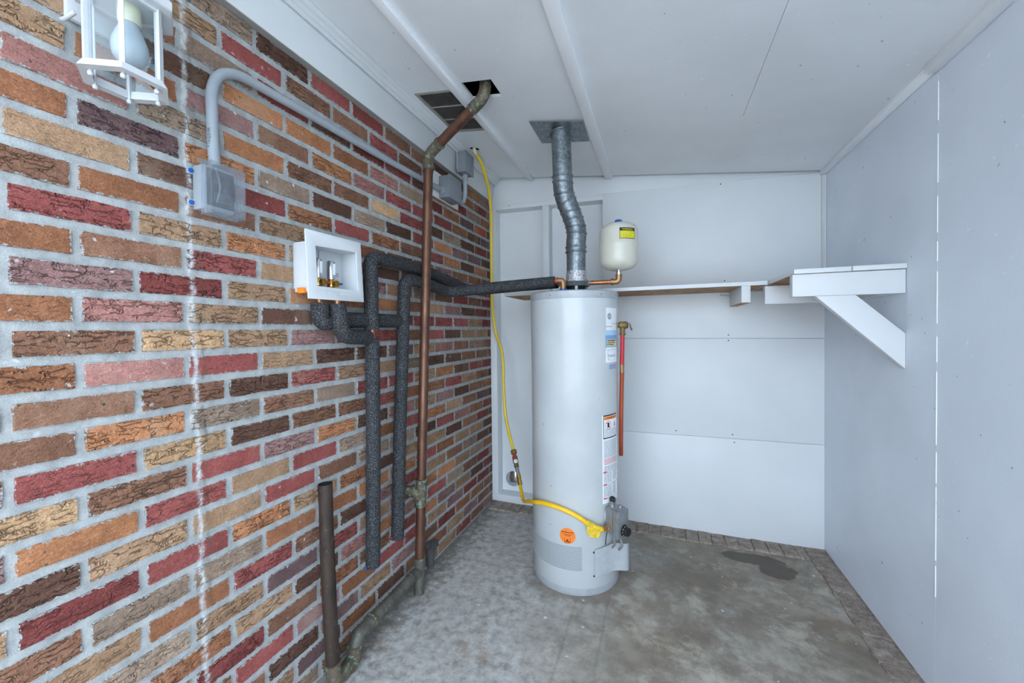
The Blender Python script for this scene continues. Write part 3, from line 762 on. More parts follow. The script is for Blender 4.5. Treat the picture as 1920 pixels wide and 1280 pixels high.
for k in range(10):
    a = 2*PI*k/10; q = gv(.3205, .006+.0235*math.cos(a), .325+.0235*math.sin(a)); m = MB(); m.lathe(q, [(.0017, 0), (.0017, .0006)], 6, rad); obj('dial_mark', m, 'white_lbl', kn)
m = MB(); m.lathe(gv(.250, -.004, .418), [(.015, 0), (.015, .016), (.010, .018), (.010, .026)], 18, (0, 0, 1)); obj('pilot_button', m, 'steel', va, True)
m = MB(); m.lathe(gv(.250, -.004, .444), [(.013, 0), (.015, .006), (.012, .018), (.004, .020)], 12, (.2, 0, 1)); obj('pilot_knob', m, 'black_ink', va, True)
m = MB(); m.lathe(gv(.283, .012, .420), [(.009, 0), (.009, .010), (.005, .012)], 12, (0, 0, 1)); obj('cap_screw', m, 'steel', va, True)
m = MB(); m.lathe(gv(.256, -.036, .330), [(.014, 0), (.014, .010), (.011, .012), (.011, .028)], 6, -tan); obj('inlet_nut', m, 'bronze', va, False)
for r_0, t0, sx in ((.262, -.010, .008), (.292, .004, .010)):
    m = MB(); m.tube(spline([gv(r_0, t0, .305), gv(r_0, t0, .275), gv(r_0+.003, t0+.006, .245), gv(r_0-.02, t0+.012, .215)], 6), sx*.55, 10); obj('manifold_tube', m, 'steel', va, True)
m = MB(); m.tube(spline([gv(.24, -.030, .300), gv(.247, -.044, .285), gv(.246, -.046, .262), gv(.236, -.036, .240)], 6), .0022, 8); obj('thermocouple_wire', m, 'black_ink', va, True)
# burner access cover: flat flap that swells into an outward fold
pl = [(34.5, HR+.004), (36, HR+.007), (44, HR+.010), (52, HR+.016), (57, HR+.022), (61, HR+.034), (64.5, HR+.052), (67.5, HR+.066), (70.5, HR+.070), (73, HR+.066)]
m = MB(); V = []; nn = len(pl)
for i, (th, r) in enumerate(pl):
    zt = .214+.022*min(1, i/4)-.002*max(0, i-6); zb = .086+.020*min(1, i/4)-.002*max(0, i-6)
    for rr in (r, r-.0015):
        V += [hp(th, rr, zb), hp(th, rr, zt)]
F = []
for i in range(nn-1):
    a, b = 4*i, 4*i+4
    F += [(a, b, b+1, a+1), (a+2, a+3, b+3, b+2), (a+1, b+1, b+3, a+3), (a, a+2, b+2, b)]
F += [(0, 1, 3, 2), (4*nn-4, 4*nn-2, 4*nn-1, 4*nn-3)]
m.add(V, F); ac = obj('access_cover', m, 'ring', wh, True, 0, 60)
for z_ in (.094, .206):
    m = MB(); m.lathe(hp(33.6, HR+.001, z_), [(.004, 0), (.003, .004)], 8, (math.sin(.59), -math.cos(.59), 0)); obj('screw', m, 'black_ink', ac)
# temperature-pressure relief valve
rv_c = (HX+HR-.004, 1.690, 1.274)
m = MB(); m.lathe(rv_c, [(.013, 0), (.013, .010), (.018, .012), (.020, .018), (.018, .030), (.020, .036), (.016, .050), (.012, .054)], 20, (1, 0, 0)); rv = obj('relief_valve', m, 'brass_old', wh, True)
m = MB(); m.lathe((HX+HR+.022, 1.690, 1.225), [(.011, 0), (.014, .002), (.014, .010), (.012, .012), (.013, .045)], 18); obj('outlet_neck', m, 'brass_old', rv, True)
m = MB(); m.lathe((HX+HR+.022, 1.690, 1.224), [(.0145, 0), (.0145, .006)], 18); obj('outlet_ring', m, 'copper_green', rv, True)
m = MB(); m.prism([(1.011, 1.684, 1.285), (1.019, 1.684, 1.283), (1.030, 1.684, 1.250), (1.025, 1.684, 1.246), (1.020, 1.684, 1.252)], (0, .010, 0)); obj('lever', m, 'copper_green', rv, False, .0012)

# discharge pipe from the relief valve
dp = thing('discharge_pipe', 'thin red and orange discharge pipe hanging beside the water heater', 'pipe', (HX+HR+.022, 1.69, .58))
px_ = HX+HR+.022
m = MB(); m.tube([(px_, 1.69, 1.225), (px_-.004, 1.69, 1.075)], .0105, 14); obj('red_section', m, 'redpipe', dp, True)
m = MB(); m.lathe((px_-.004, 1.69, 1.036), [(.0115, 0), (.0115, .006), (.0100, .007), (.0100, .034), (.0115, .035), (.0115, .041)], 14); obj('coupling', m, 'bronze', dp, True)
m = MB(); m.tube(spline([(px_-.004, 1.69, 1.038), (px_-.008, 1.694, .90), (px_-.012, 1.712, .74), (px_-.016, 1.745, .60)], 8), .0105, 14); obj('orange_section', m, 'orangepipe', dp, True)

# ------------------------------------------------------------------ flue
vp = thing('vent_pipe', 'grey galvanised flue pipe rising from the water heater to a ceiling plate', 'flue', (hx, HY, 1.50))
m = MB(); m.tube([(hx, HY, 1.502), (hx, HY, 1.530), (hx, HY, 1.556)], [.0545, .0535, .0505], 28); obj('foil_tape', m, 'foil', vp, True)
m = MB(); m.tube([(hx, HY, 1.552), (hx, HY, 1.690)], .0485, 32); obj('pipe_section', m, 'galv', vp, True)
m = MB(); m.box((hx+.004, HY-.0502, 1.555), (hx+.0075, HY-.047, 1.655)); obj('seam', m, 'galv', vp)
cen = [(hx, HY, 1.655), (hx, HY, 1.70), (hx+.004, HY-.002, 1.745), (.752, HY-.004, 1.785), (.738, HY-.010, 1.835), (.722, HY-.018, 1.880), (.706, HY-.027, 1.925), (.697, HY-.036, 1.970), (.695, HY-.042, 2.015), (.695, HY-.045, 2.040)]
cen[2] = (.756, HY-.001, 1.745)
pth = spline(cen, 5)
m = MB(); m.tube(pth, .0505, 32); el = obj('elbow', m, 'galv', vp, True)
for t_ in (0, 3, 11, 15, 19, 23, 28, 33, 39, 44):
    p0 = pth[t_]; d_ = (pth[min(t_+1, len(pth)-1)]-pth[max(t_-1, 0)]).normalized()
    if 8 < t_ < 40: d_ = (d_+Vector((.16*(1 if t_ % 2 else -1), 0, .05))).normalized()
    m = MB(); m.lathe(p0-d_*.005, [(.0500, 0), (.0535, .0015), (.0552, .004), (.0552, .006), (.0535, .0085), (.0500, .010)], 32, d_, False); obj('bead', m, 'galv', el, True)
ptop = (.692, 1.617, ceil_z(.692)-.006)
m = MB(); m.tube([(.695, 1.632, 2.032), ptop], .0490, 32); obj('pipe_section', m, 'galv', vp, True)
m = MB(); q4 = [(.560, 1.500), (.818, 1.522), (.812, 1.752), (.556, 1.745)]; dz = [.006, .014, .004, .004]
m.hexa([(a, b, ceil_z(a)-d-.0012) for (a, b), d in zip(q4, dz)], [(a, b, ceil_z(a)-d) for (a, b), d in zip(q4, dz)]); obj('ceiling_plate', m, 'galv', vp)
m = MB(); m.lathe((.692, 1.618, ceil_z(.692)-.018), [(.056, 0), (.0575, .003), (.050, .008), (.0495, .012)], 32, (-.122, 0, 1), False); obj('collar', m, 'galv', vp, True)

# ------------------------------------------------------------------ expansion tank
TX, TY = .961, 1.735
et = thing('expansion_tank', 'small cream expansion tank with a blue cap standing on a copper elbow', 'tank', (TX, TY, 1.50))
prof = [(.010, 1.556), (.045, 1.558), (.070, 1.567), (.086, 1.580), (.0945, 1.598), (.0955, 1.612), (.0955, 1.666), (.0968, 1.669), (.0968, 1.690), (.0955, 1.693), (.0955, 1.742), (.093, 1.760), (.083, 1.778), (.060, 1.790), (.030, 1.796), (.010, 1.798)]
m = MB(); m.lathe((TX, TY, 0), prof, 56); obj('tank_shell', m, 'tank', et, True)
m = MB(); m.lathe((TX, TY, 0), [(.022, 1.795), (.020, 1.806), (.016, 1.813), (.004, 1.815)], 24); obj('cap', m, 'bluecap', et, True)
def tp(th, r, z): a = math.radians(th); return (TX+r*math.sin(a), TY-r*math.cos(a), z)
def tpatch(t0, t1, z0, z1, r, n=8):
    m = MB(); V = []
    for i in range(n+1):
        th = t0+(t1-t0)*i/n; V += [tp(th, r, z0), tp(th, r, z1)]
    m.add(V, [(2*i, 2*i+2, 2*i+3, 2*i+1) for i in range(n)]); return m
ll = obj('caution_label', tpatch(8, 58, 1.698, 1.752, .0962), 'black_ink', et, True); ll['label'] = 'yellow caution label'
obj('yellow_field', tpatch(9.5, 56.5, 1.701, 1.736, .0964), 'yellow_lbl', ll, True)
q = text_mesh('WARNING', .012); q.v = [tp(33+math.degrees(a/.096), .0965, 1.7435+b) for a, b, c in q.v]; obj('lettering', q, 'yellow_lbl', ll)
lnm = MB()
for k in range(5):
    q = tpatch(12, 50-4*(k % 3), 1.705+.006*k, 1.7065+.006*k, .0965, 5); lnm.add(q.v, q.f)
obj('fine_print', lnm, 'brass_old', ll)['kind'] = 'stuff'
m = MB(); m.lathe((TX, TY, 0), [(.013, 1.532), (.014, 1.535), (.014, 1.548), (.011, 1.550), (.011, 1.560)], 18); obj('stem', m, 'chrome', et, True)
m = MB(); m.tube(fillet([(TX-.035, TY, 1.499), (TX, TY, 1.499), (TX, TY, 1.534)], .03), .0150, 18); ee = obj('elbow', m, 'bronze', et, True)
m = MB(); m.lathe((TX, TY, 1.524), [(.0175, 0), (.0175, .010)], 18); obj('elbow_lip', m, 'bronze', ee, True)
m = MB(); m.lathe((TX-.038, TY, 1.499), [(.0175, 0), (.0175, .010)], 18, (1, 0, 0)); obj('elbow_lip', m, 'bronze', ee, True)

# ------------------------------------------------------------------ insulated water lines
FR = .0285
# line A: riser nearest the washer box, along the wall, then to the heater's left nipple
ia = thing('insulated_pipe', 'black foam insulated pipe whose riser stands nearest the white valve box', 'pipe', (.06, .935, .30))
m = MB(); m.tube(fillet([(.062, .939, 1.262), (.062, .937, 1.557), (.052, 1.30, 1.562), (.050, 1.70, 1.523)], [0, .045, .10, 0], 8), FR, 20); obj('foam_sleeve', m, 'foam', ia, True)
m = MB(); m.tube([(.062, .940, 1.205), (.062, .939, 1.28)], .0115, 14); obj('bare_copper', m, 'copper', ia, True)
m = MB(); m.lathe((.062, .940, 1.226), [(.013, 0), (.013, .012), (.0115, .014)], 14); obj('bronze_joint', m, 'bronze', ia, True)
m = MB(); m.tube([(.066, .917, .309), (.063, .936, .80), (.062, .940, 1.226)], FR, 20); obj('foam_sleeve', m, 'foam', ia, True)
m = MB(); m.tube([(.046, .895, .312), (.068, .917, .305)], .010, 12); obj('end_cap', m, 'bluecap', ia, True)
m = MB(); m.tube(fillet([(.078, .742, 1.356), (.080, .757, 1.238), (.066, .912, 1.232)], .05, 8), FR, 20); obj('foam_sleeve', m, 'foam', ia, True)
m = MB(); m.tube([(.078, .741, 1.385), (.078, .742, 1.350)], .0095, 12); obj('bare_copper', m, 'copper', ia, True)
m = MB(); m.tube(fillet([(.052, 1.69, 1.523), (.085, 1.86, 1.500), (.38, 1.80, 1.505), (.640, 1.722, 1.505)], .05, 6), FR-.002, 20); obj('foam_sleeve', m, 'foam', ia, True)
# line B: second riser, then the front-most run to the heater
ib = thing('insulated_pipe', 'black foam insulated pipe whose riser stands nearest the tall copper pipe', 'pipe', (.06, 1.11, .33))
m = MB(); m.tube(fillet([(.062, 1.084, .339), (.060, 1.116, .826), (.058, 1.147, 1.185), (.060, 1.166, 1.496), (.066, 1.34, 1.494), (.078, 1.532, 1.463), (.36, 1.585, 1.487), (.655, 1.612, 1.500)], [0, .02, .05, .05, .08, .07, .05, 0], 8), FR, 20); obj('foam_sleeve', m, 'foam', ib, True)
m = MB(); m.tube([(.040, 1.062, .348), (.064, 1.084, .336)], .009, 12); obj('end_cap', m, 'redplastic', ib, True)
m = MB(); m.tube(fillet([(.050, .690, 1.358), (.048, .694, 1.288), (.045, .84, 1.300), (.046, 1.150, 1.302)], [0, .03, .05, 0], 8), FR+.001, 20); obj('foam_sleeve', m, 'foam', ib, True)
m = MB(); m.tube([(.050, .690, 1.385), (.050, .690, 1.350)], .0095, 12); obj('bare_copper', m, 'copper', ib, True)
m = MB(); m.lathe((.648, 1.611, 1.5035), [(.0135, 0), (.0150, .006), (.0150, .018), (.011, .020)], 14, (1, 0, 0)); obj('tape_end', m, 'redplastic', ib, True)
m = MB(); m.tube(fillet([(.662, 1.612, 1.505), (.698, 1.612, 1.505), (.698, 1.612, 1.452)], .026), .0148, 18); eb = obj('elbow', m, 'bronze', ib, True)
m = MB(); m.lathe((.664, 1.612, 1.505), [(.0172, 0), (.0172, .009)], 18, (1, 0, 0)); obj('elbow_lip', m, 'bronze', eb, True)
m = MB(); m.lathe((.698, 1.612, 1.4515), [(.0178, 0), (.0178, .010)], 18); obj('nipple_ring', m, 'bluecap', eb, True)
# copper stub behind the flue carrying the expansion tank
m = MB(); m.tube([(.640, 1.722, 1.503), (.70, 1.735, 1.499), (TX-.03, TY, 1.499)], .0115, 16); tag(obj('copper_pipe', m, 'copper', None, True), 'short bright copper pipe running behind the flue to the cream tank', 'pipe')
cpp = bpy.data.objects['copper_pipe']
for x_ in (.806, .922):
    m = MB(); m.lathe((x_, TY, 1.499), [(.0130, 0), (.0130, .007)], 16, (1, 0, 0)); obj('blue_solder_ring', m, 'blue_lbl', cpp, True)
m = MB(); m.lathe((.794, TY, 1.499), [(.0175, 0), (.0175, .010)], 16, (1, 0, 0)); obj('tee_lip', m, 'bronze', cpp, True)
m = MB(); m.lathe((.690, 1.733, 1.452), [(.013, 0), (.013, .05)], 14); obj('nipple', m, 'bronze', cpp, True)

# ------------------------------------------------------------------ washer outlet box
wo = thing('washer_outlet_box', 'white plastic washing machine valve box fixed to the brick wall', 'valve box', (0, .73, 1.36))
fx = .092
def P4(d, pts): return [(d, a, b) for a, b in pts]
outer = [(.598, 1.588), (.849, 1.592), (.862, 1.368), (.607, 1.364)]
inner = [(.638, 1.540), (.823, 1.552), (.832, 1.409), (.645, 1.408)]
m = MB(); n = 4
V = P4(fx, outer)+P4(fx, inner)+P4(fx-.006, outer)+P4(fx-.006, inner)
F = []
for i in range(4):
    j = (i+1) % 4
    F += [(i, j, 4+j, 4+i), (8+i, 12+i, 12+j, 8+j), (i, 8+i, 8+j, j), (4+i, 4+j, 12+j, 12+i)]
m.add(V, F); obj('frame', m, 'wplastic', wo, False, .0012)
def ring_box(m, yz0, yz1, x0, x1, t_):
    (a, b), (c, d) = yz0, yz1
    m.box((x0, a-t_, b-t_), (x1, a, d+t_)); m.box((x0, c, b-t_), (x1, c+t_, d+t_)); m.box((x0, a, b-t_), (x1, c, b)); m.box((x0, a, d), (x1, c, d+t_)); m.box((x0-.002, a-t_, b-t_), (x0+.003, c+t_, d+t_))
m = MB(); ring_box(m, (.632, 1.406), (.836, 1.550), .004, fx-.003, .004); obj('box_body', m, 'wplastic', wo, False, .001)
m = MB(); m.box((.010, .6265, 1.390), (fx-.016, .634, 1.402)); obj('rib', m, 'wplastic', wo, False, .001)
m = MB(); m.box((.010, .6265, 1.548), (fx-.02, .634, 1.556)); obj('rib', m, 'wplastic', wo, False, .001)
m = MB(); m.box((.0065, .775, 1.474), (.0095, .822, 1.477)); m.box((.0065, .775, 1.466), (.0095, .822, 1.469)); m.box((.0065, .728, 1.42), (.009, .730, 1.548)); obj('moulded_line', m, 'grey_ink', wo)
m = MB(); m.prism([(.030, .6270, 1.402), (.058, .6270, 1.402), (.064, .6270, 1.384), (.034, .6270, 1.384)], (0, -.012, 0)); obj('orange_tab', m, 'orange_pl', wo, False, .001)
m = MB(); m.lathe((.007, .722, 1.483), [(.007, 0), (.006, .003)], 14, (1, 0, 0)); obj('screw', m, 'steel', wo, True)
for y0_ in (.655, .745):        # two rows of raised marks on the lower flange, too shallow to read
    m = MB()
    for k in range(8):
        m.box((fx-.0005, y0_+k*.0066, 1.3865+.0004*(k % 2)), (fx+.0006, y0_+k*.0066+.0045, 1.3925)); 
    obj('moulded_marks', m, 'wplastic', wo)['kind'] = 'stuff'
for y_, hm in ((.690, 'redplastic'), (.748, 'bluecap')):
    xv = .045
    m = MB(); m.lathe((xv, y_, 1.404), [(.011, 0), (.011, .010), (.014, .013), (.014, .032), (.011, .036), (.011, .042)], 18); vb = obj('valve', m, 'brass', wo, True)
    m = MB(); m.lathe((xv, y_, 1.444), [(.0135, 0), (.0140, .003), (.0140, .062), (.012, .065), (.002, .066)], 20); obj('arrestor', m, 'chrome', vb, True)
    m = MB(); m.box((xv+.0138, y_-.006, 1.460), (xv+.0146, y_+.006, 1.500)); obj('arrestor_label', m, 'white_lbl', vb)
    m = MB(); m.lathe((xv, y_, 1.428), [(.009, 0), (.009, .016), (.0120, .017), (.0120, .026), (.008, .0262), (.007, .022)], 16, (.97, .12, 0)); obj('outlet', m, 'brass', vb, True)
    m = MB(); m.tube([(xv+.006, y_+.012, 1.430), (xv+.012, y_+.040, 1.431)], .0042, 10); obj('lever', m, hm, vb, True)

# ------------------------------------------------------------------ tall copper vent and drain
dr = thing('drain_pipe', 'tall brown copper drain pipe rising from the floor into the ceiling hole', 'pipe', (.068, 1.235, 0))
CR = .0225
def rp(z):      # centre line of the riser
    t_ = z/2.10; return (.068+.042*t_, 1.232+.074*t_, z)
m = MB(); m.tube([rp(.535), rp(2.075)], CR, 24); obj('riser', m, 'copper_old', dr, True)
bend = rp(2.110); topc = (.455, 1.212, ceil_z(.455)-.03)
bv = Vector(bend); tv = Vector(topc); dv = (tv-bv).normalized()
m = MB(); m.tube(fillet([rp(2.045), bend, tuple(bv+dv*.085)], .05, 8), CR+.003, 24); obj('elbow', m, 'copper_green', dr, True)
for p0, d_ in ((Vector(rp(2.035)), Vector((.02, .035, 1)).normalized()), (bv+dv*.075, dv)):
    m = MB(); m.lathe(p0, [(CR+.003, 0), (CR+.0055, .002), (CR+.0055, .014), (CR+.003, .016)], 24, d_); obj('elbow_lip', m, 'copper_green', dr, True)
m = MB(); m.tube([tuple(bv+dv*.07), tuple(tv-dv*.06)], CR, 24); obj('offset', m, 'copper_old', dr, True)
m = MB(); m.tube(fillet([tuple(tv-dv*.085), topc, (.462, 1.212, 2.45)], .045, 8), CR+.003, 24); obj('elbow', m, 'copper_green', dr, True)
# tee with a side branch toward the wall
m = MB(); m.tube([rp(.42), rp(.54)], CR+.003, 24); te = obj('tee', m, 'copper_green', dr, True)
m = MB(); m.tube(fillet([rp(.455), (.062, 1.222, .490), (.034, 1.200, .500), (.022, 1.194, .500)], .03, 6), CR+.002, 20); obj('branch', m, 'copper_green', te, True)
for z_ in (.415, .532):
    m = MB(); m.lathe(rp(z_), [(CR+.003, 0), (CR+.0055, .002), (CR+.0055, .012), (CR+.003, .014)], 24); obj('tee_lip', m, 'copper_green', te, True)
m = MB(); m.tube([rp(.155), rp(.425)], CR, 24); obj('riser', m, 'copper_old', dr, True)
m = MB(); m.tube([rp(-.01), rp(.165)], CR+.002, 24); wy = obj('floor_wye', m, 'copper_dull', dr, True)
m = MB(); m.lathe(rp(.155), [(CR+.003, 0), (CR+.005, .002), (CR+.005, .014), (CR+.003, .016)], 24); obj('wye_lip', m, 'copper_dull', wy, True)
m = MB(); m.tube([(.069, 1.225, .105), (.070, 1.16, .112)], CR+.003, 24); obj('wye_arm', m, 'copper_dull', wy, True)
m = MB(); m.tube([(.070, 1.18, .110), (.072, .93, .104), (.073, .885, .102)], CR, 24); obj('run', m, 'copper_dull', dr, True)
# trap
m = MB(); m.tube(fillet([(.073, .92, .103), (.074, .815, .100), (.075, .800, .058)], .06, 8), CR+.003, 24); obj('trap_elbow', m, 'copper_dull', dr, True)
m = MB(); m.tube(fillet([(.075, .800, .075), (.076, .796, .026), (.076, .702, .026), (.070, .698, .085)], [0, .055, .055, 0], 10), CR+.004, 24); obj('trap_bend', m, 'copper_green', dr, True)
for p0, ax in (((.075, .800, .066), (0, 0, 1)), ((.0705, .698, .078), (-.04, -.02, 1)), ((.0725, .905, .1025), (0, -1, 0))):
    m = MB(); m.lathe(p0, [(CR+.003, 0), (CR+.007, .002), (CR+.007, .012), (CR+.003, .014)], 24, ax); obj('trap_lip', m, 'copper_green', dr, True)
m = MB(); m.tube([(.0705, .699, .080), (.066, .688, .40), (.060, .690, .727)], CR+.0008, 24, False); sp_ = obj('standpipe', m, 'copper_dark', dr, True)
m = MB(); m.tube([(.0705, .699, .080), (.060, .690, .727)], CR-.0015, 24, False); obj('standpipe_bore', m, 'void', sp_, True)

# dark stub and strap beside the drain
cl = thing('pipe_stub', 'short dark stub with a curled strap on the wall beside the drain', 'pipe stub', (.03, 1.43, 0))
m = MB(); m.tube([(.028, 1.398, .030), (.028, 1.402, .128)], [.020, .022], 20); obj('stub', m, 'clip', cl, True)
m = MB(); m.tube([(.026, 1.385, .140), (.034, 1.440, .128)], .022, 20); obj('strap_roll', m, 'clip', cl, True)
m = MB(); m.tube([(.0335, 1.4385, .1283), (.0345, 1.4415, .1278)], .011, 14); obj('roll_hollow', m, 'void', cl, True)

# ------------------------------------------------------------------ conduit and boxes
cn = thing('conduit', 'grey plastic conduit bent over from the covered outlet along the wall top', 'conduit', (.03, .362, 1.72))
m = MB(); m.tube(fillet([(.040, .360, 1.700), (.032, .361, 1.760), (.030, .361, 1.990), (.030, .62, 2.000), (.032, 1.08, 2.012), (.040, 1.555, 2.028)], [0, .03, .135, .1, .1, 0], 12), .0135, 20); obj('pipe', m, 'pvc', cn, True)
q = text_mesh('52AG51H', .0125, 'LEFT')
q.v = [(.0312+.0146*math.cos(5.15-b/.0140), .3611+.0146*math.sin(5.15-b/.0140), 1.748+a) for a, b, c in q.v]; obj('printed_code', q, 'black_ink', cn)
m = MB(); m.lathe((.0395, 1.540, 2.0275), [(.0135, 0), (.018, .002), (.018, .020), (.014, .022), (.014, .045)], 16, (.008, .47, .016)); obj('connector', m, 'pvc', cn, True)

ob = thing('covered_outlet', 'weatherproof wall outlet under a cloudy clear plastic cover', 'outlet', (0, .365, 1.58))
m = MB(); m.box((.002, .326, 1.580), (.052, .402, 1.696)); bx_ = obj('back_box', m, 'pvc', ob, False, .004)
for z_ in (1.681, 1.598):
    m = MB(); m.box((.001, .312, z_-.009), (.006, .330, z_+.009)); e_ = obj('mounting_ear', m, 'pvc', ob, False, .002)
    m = MB(); m.lathe((.006, .3205, z_), [(.006, 0), (.005, .004), (.001, .005)], 14, (1, 0, 0)); obj('blue_screw', m, 'bluecap', e_, True)
m = MB(); m.box((.052, .330, 1.590), (.057, .398, 1.686)); fp = obj('outlet_face', m, 'dark_insert', ob, False, .001)
for z_ in (1.664, 1.612):
    m = MB(); m.box((.057, .342, z_-.014), (.060, .386, z_+.014)); obj('receptacle', m, 'clip', fp, False, .001)
m = MB(); x0, x1, y0, y1, z0, z1 = .053, .093, .316, .404, 1.562, 1.694
# hollow cover shell
m.box((x1-.003, y0, z0), (x1, y1, z1)); m.box((x0, y0, z0), (x1-.003, y0+.003, z1)); m.box((x0, y1-.003, z0), (x1-.003, y1, z1)); m.box((x0, y0+.003, z0), (x1-.003, y1-.003, z0+.003)); m.box((x0, y0+.003, z1-.003), (x1-.003, y1-.003, z1))
cv = obj('clear_cover', m, 'clearplastic', ob)
m = MB(); 
for a, b in ((.056, .060), (.070, .0735)):
    m.box((a, y0-.003, z0-.003), (b, y1+.003, z0+.001)); m.box((a, y0-.003, z1-.001), (b, y1+.003, z1+.003)); m.box((a, y0-.003, z0), (b, y0+.001, z1)); m.box((a, y1-.001, z0), (b, y1+.003, z1))
obj('cover_rim', m, 'clearplastic', cv, False, .0008)
for k in range(7):
    y_ = y0+.012+k*.0105; m = MB(); m.box((x0+.012, y_, z0-.004), (x1-.004, y_+.005, z0+.001)); obj('cover_rib', m, 'clearplastic', cv, False, .0008)
m = MB(); m.lathe((.060, y0+.002, z1+.001), [(.006, -.012), (.006, .014)], 12, (0, 1, 0)); obj('hinge', m, 'clearplastic', cv, True)
m = MB(); m.tube(spline([(x1+.001, .325, 1.583), (x1+.004, .331, 1.61), (x1+.005, .333, 1.63), (x1+.004, .331, 1.65), (x1+.001, .325, 1.678)], 5), .0025, 8); obj('grip_ridge', m, 'clearplastic', cv, True)

mbd = MB(); mbd.box((-.002, 1.455, 1.985), (.016, 1.78, 2.128)); mo = tag(obj('mounting_board', mbd, 'wood_paint', None, False, .001), 'pale board on the bricks behind the lower grey junction box', 'board')
m = MB(); m.box((-.002, 1.455, 1.981), (.016, 1.78, 1.9853)); obj('raw_edge', m, 'rawwood', mo)
m = MB(); m.lathe((.016, 1.497, 2.108), [(.005, 0), (.004, .001)], 10, (1, 0, 0)); obj('hole', m, 'void', mo)
jb = thing('junction_box', 'lower grey junction box where the wall conduit ends', 'junction box', (.016, 1.62, 1.97))
m = MB(); m.box((.017, 1.555, 1.990), (.078, 1.690, 2.112)); obj('box', m, 'jbox', jb, False, .003)
m = MB(); m.box((.078, 1.552, 1.986), (.086, 1.694, 2.116)); obj('lid', m, 'jbox', jb, False, .002)
m = MB(); m.lathe((.086, 1.57, 2.103), [(.004, 0), (.003, .001)], 10, (1, 0, 0)); obj('lid_screw', m, 'steel', jb)
jb2 = thing('junction_box', 'upper grey junction box on the white frieze beside the gas tubing', 'junction box', (.05, 1.76, 2.19))
m = MB(); m.box((.0485, 1.705, 2.182), (.104, 1.806, 2.300)); obj('box', m, 'jbox', jb2, False, .003)
m = MB(); m.box((.104, 1.702, 2.178), (.110, 1.809, 2.303)); obj('lid', m, 'jbox', jb2, False, .0018)
m = MB(); rnd = random.Random(4); z = 2.20
while z < 2.295:
    h_ = rnd.uniform(.006, .02); w_ = rnd.uniform(.001, .006); m.box((.0502, 1.705-w_, z), (.0545, 1.706, min(2.298, z+h_))); z += h_
obj('caulk', m, 'lamp_metal', jb2)
ce2 = thing('conduit_elbow', 'short grey conduit elbow joining the two junction boxes', 'conduit', (.06, 1.77, 2.0))
m = MB(); m.tube(fillet([(.055, 1.688, 2.018), (.060, 1.765, 2.016), (.074, 1.762, 2.090), (.076, 1.758, 2.184)], [0, .05, .03, 0], 10), .0130, 18); obj('bend', m, 'pvc', ce2, True)
m = MB(); m.lathe((.0755, 1.759, 2.148), [(.0145, 0), (.0165, .002), (.0165, .018), (.0145, .020), (.0155, .032)], 18); obj('connector', m, 'pvc', ce2, True)

# ------------------------------------------------------------------ ceiling vent grille
vg = thing('vent_grille', 'rectangular ceiling vent grille with fine dark slats', 'vent', (.213, 1.375, ceil_z(.213)))
m = MB()
def cbox(m, x0, x1, y0, y1, d0, d1):
    m.hexa([(x0, y0, ceil_z(x0)+d0), (x1, y0, ceil_z(x1)+d0), (x1, y1, ceil_z(x1)+d0), (x0, y1, ceil_z(x0)+d0)], [(x0, y0, ceil_z(x0)+d1), (x1, y0, ceil_z(x1)+d1), (x1, y1, ceil_z(x1)+d1), (x0, y1, ceil_z(x0)+d1)])
for a in ((.111, .127, 1.188, 1.562), (.300, .309, 1.188, 1.562), (.127, .300, 1.188, 1.202), (.127, .300, 1.548, 1.562)): cbox(m, *a, -.003, .004)
obj('frame', m, 'cap', vg)
m = MB(); cbox(m, .12, .306, 1.197, 1.553, .030, .034); obj('backing', m, 'void', vg)
for y_ in (1.316, 1.434):
    m = MB(); cbox(m, .127, .300, y_-.003, y_+.003, -.001, .006); obj('crossbar', m, 'cap', vg)
nsl = 24
for k in range(nsl):
    x_ = .129+(.171)*(k+.5)/nsl; m = MB(); cbox(m, x_-.0012, x_+.0012, 1.202, 1.548, .001, .008); obj('slat', m, 'slat', vg)

# ------------------------------------------------------------------ gas line
gh = thing('gas_tubing', 'yellow gas tubing dropping from the ceiling hole down the back corner', 'gas line', (.31, 1.96, .33))
hs = [(.128, 1.785, 2.40), (.126, 1.79, 2.329), (.126, 1.88, 2.295), (.116, 1.98, 2.233), (.094, 2.08, 2.147), (.078, 2.14, 2.022), (.063, 2.17, 1.699), (.060, 2.18, 1.44), (.087, 2.18, 1.235), (.141, 2.16, 1.087), (.165, 2.12, .818), (.198, 2.08, .647), (.275, 2.0, .481)]
hs = [hs[0], hs[1], (.126, 1.835, 2.314)]+hs[2:]
pth = spline(hs, 6); cut = 8
m = MB(); m.tube(pth[cut:], .0105, 14); obj('tubing', m, 'hose_yellow', gh, True)
m = MB(); m.tube(pth[:cut+1], .0112, 14); obj('bare_end', m, 'socket', gh, True)
p0, p1 = Vector((.275, 2.0, .481)), Vector((.360, 1.888, .300)); d_ = (p1-p0).normalized(); ln_ = (p1-p0).length
m = MB(); m.lathe(p0-d_*.006, [(.017, 0), (.020, .003), (.020, .022), (.017, .026), (.013, .030), (.013, .045)], 8, d_); fv_ = obj('flare_nut', m, 'brass_old', gh)
m = MB(); m.lathe(p0+d_*.032, [(.012, 0), (.017, .006), (.017, .045), (.013, .050), (.015, .055), (.015, .075)], 16, d_); sv = obj('shutoff_valve', m, 'brass_old', gh, True)
m = MB(); q0 = p0+d_*.060+Vector((.010, -.020, .002)); m.lathe(q0, [(.012, 0), (.012, .006), (.004, .007)], 18, (.3, -.95, 0)); obj('handle_hub', m, 'white_lbl', sv, True)
m = MB(); m.tube([q0+Vector((.002, -.004, 0)), q0-d_*.048+Vector((0, -.004, 0))], .006, 10); obj('handle', m, 'redplastic', sv, True)
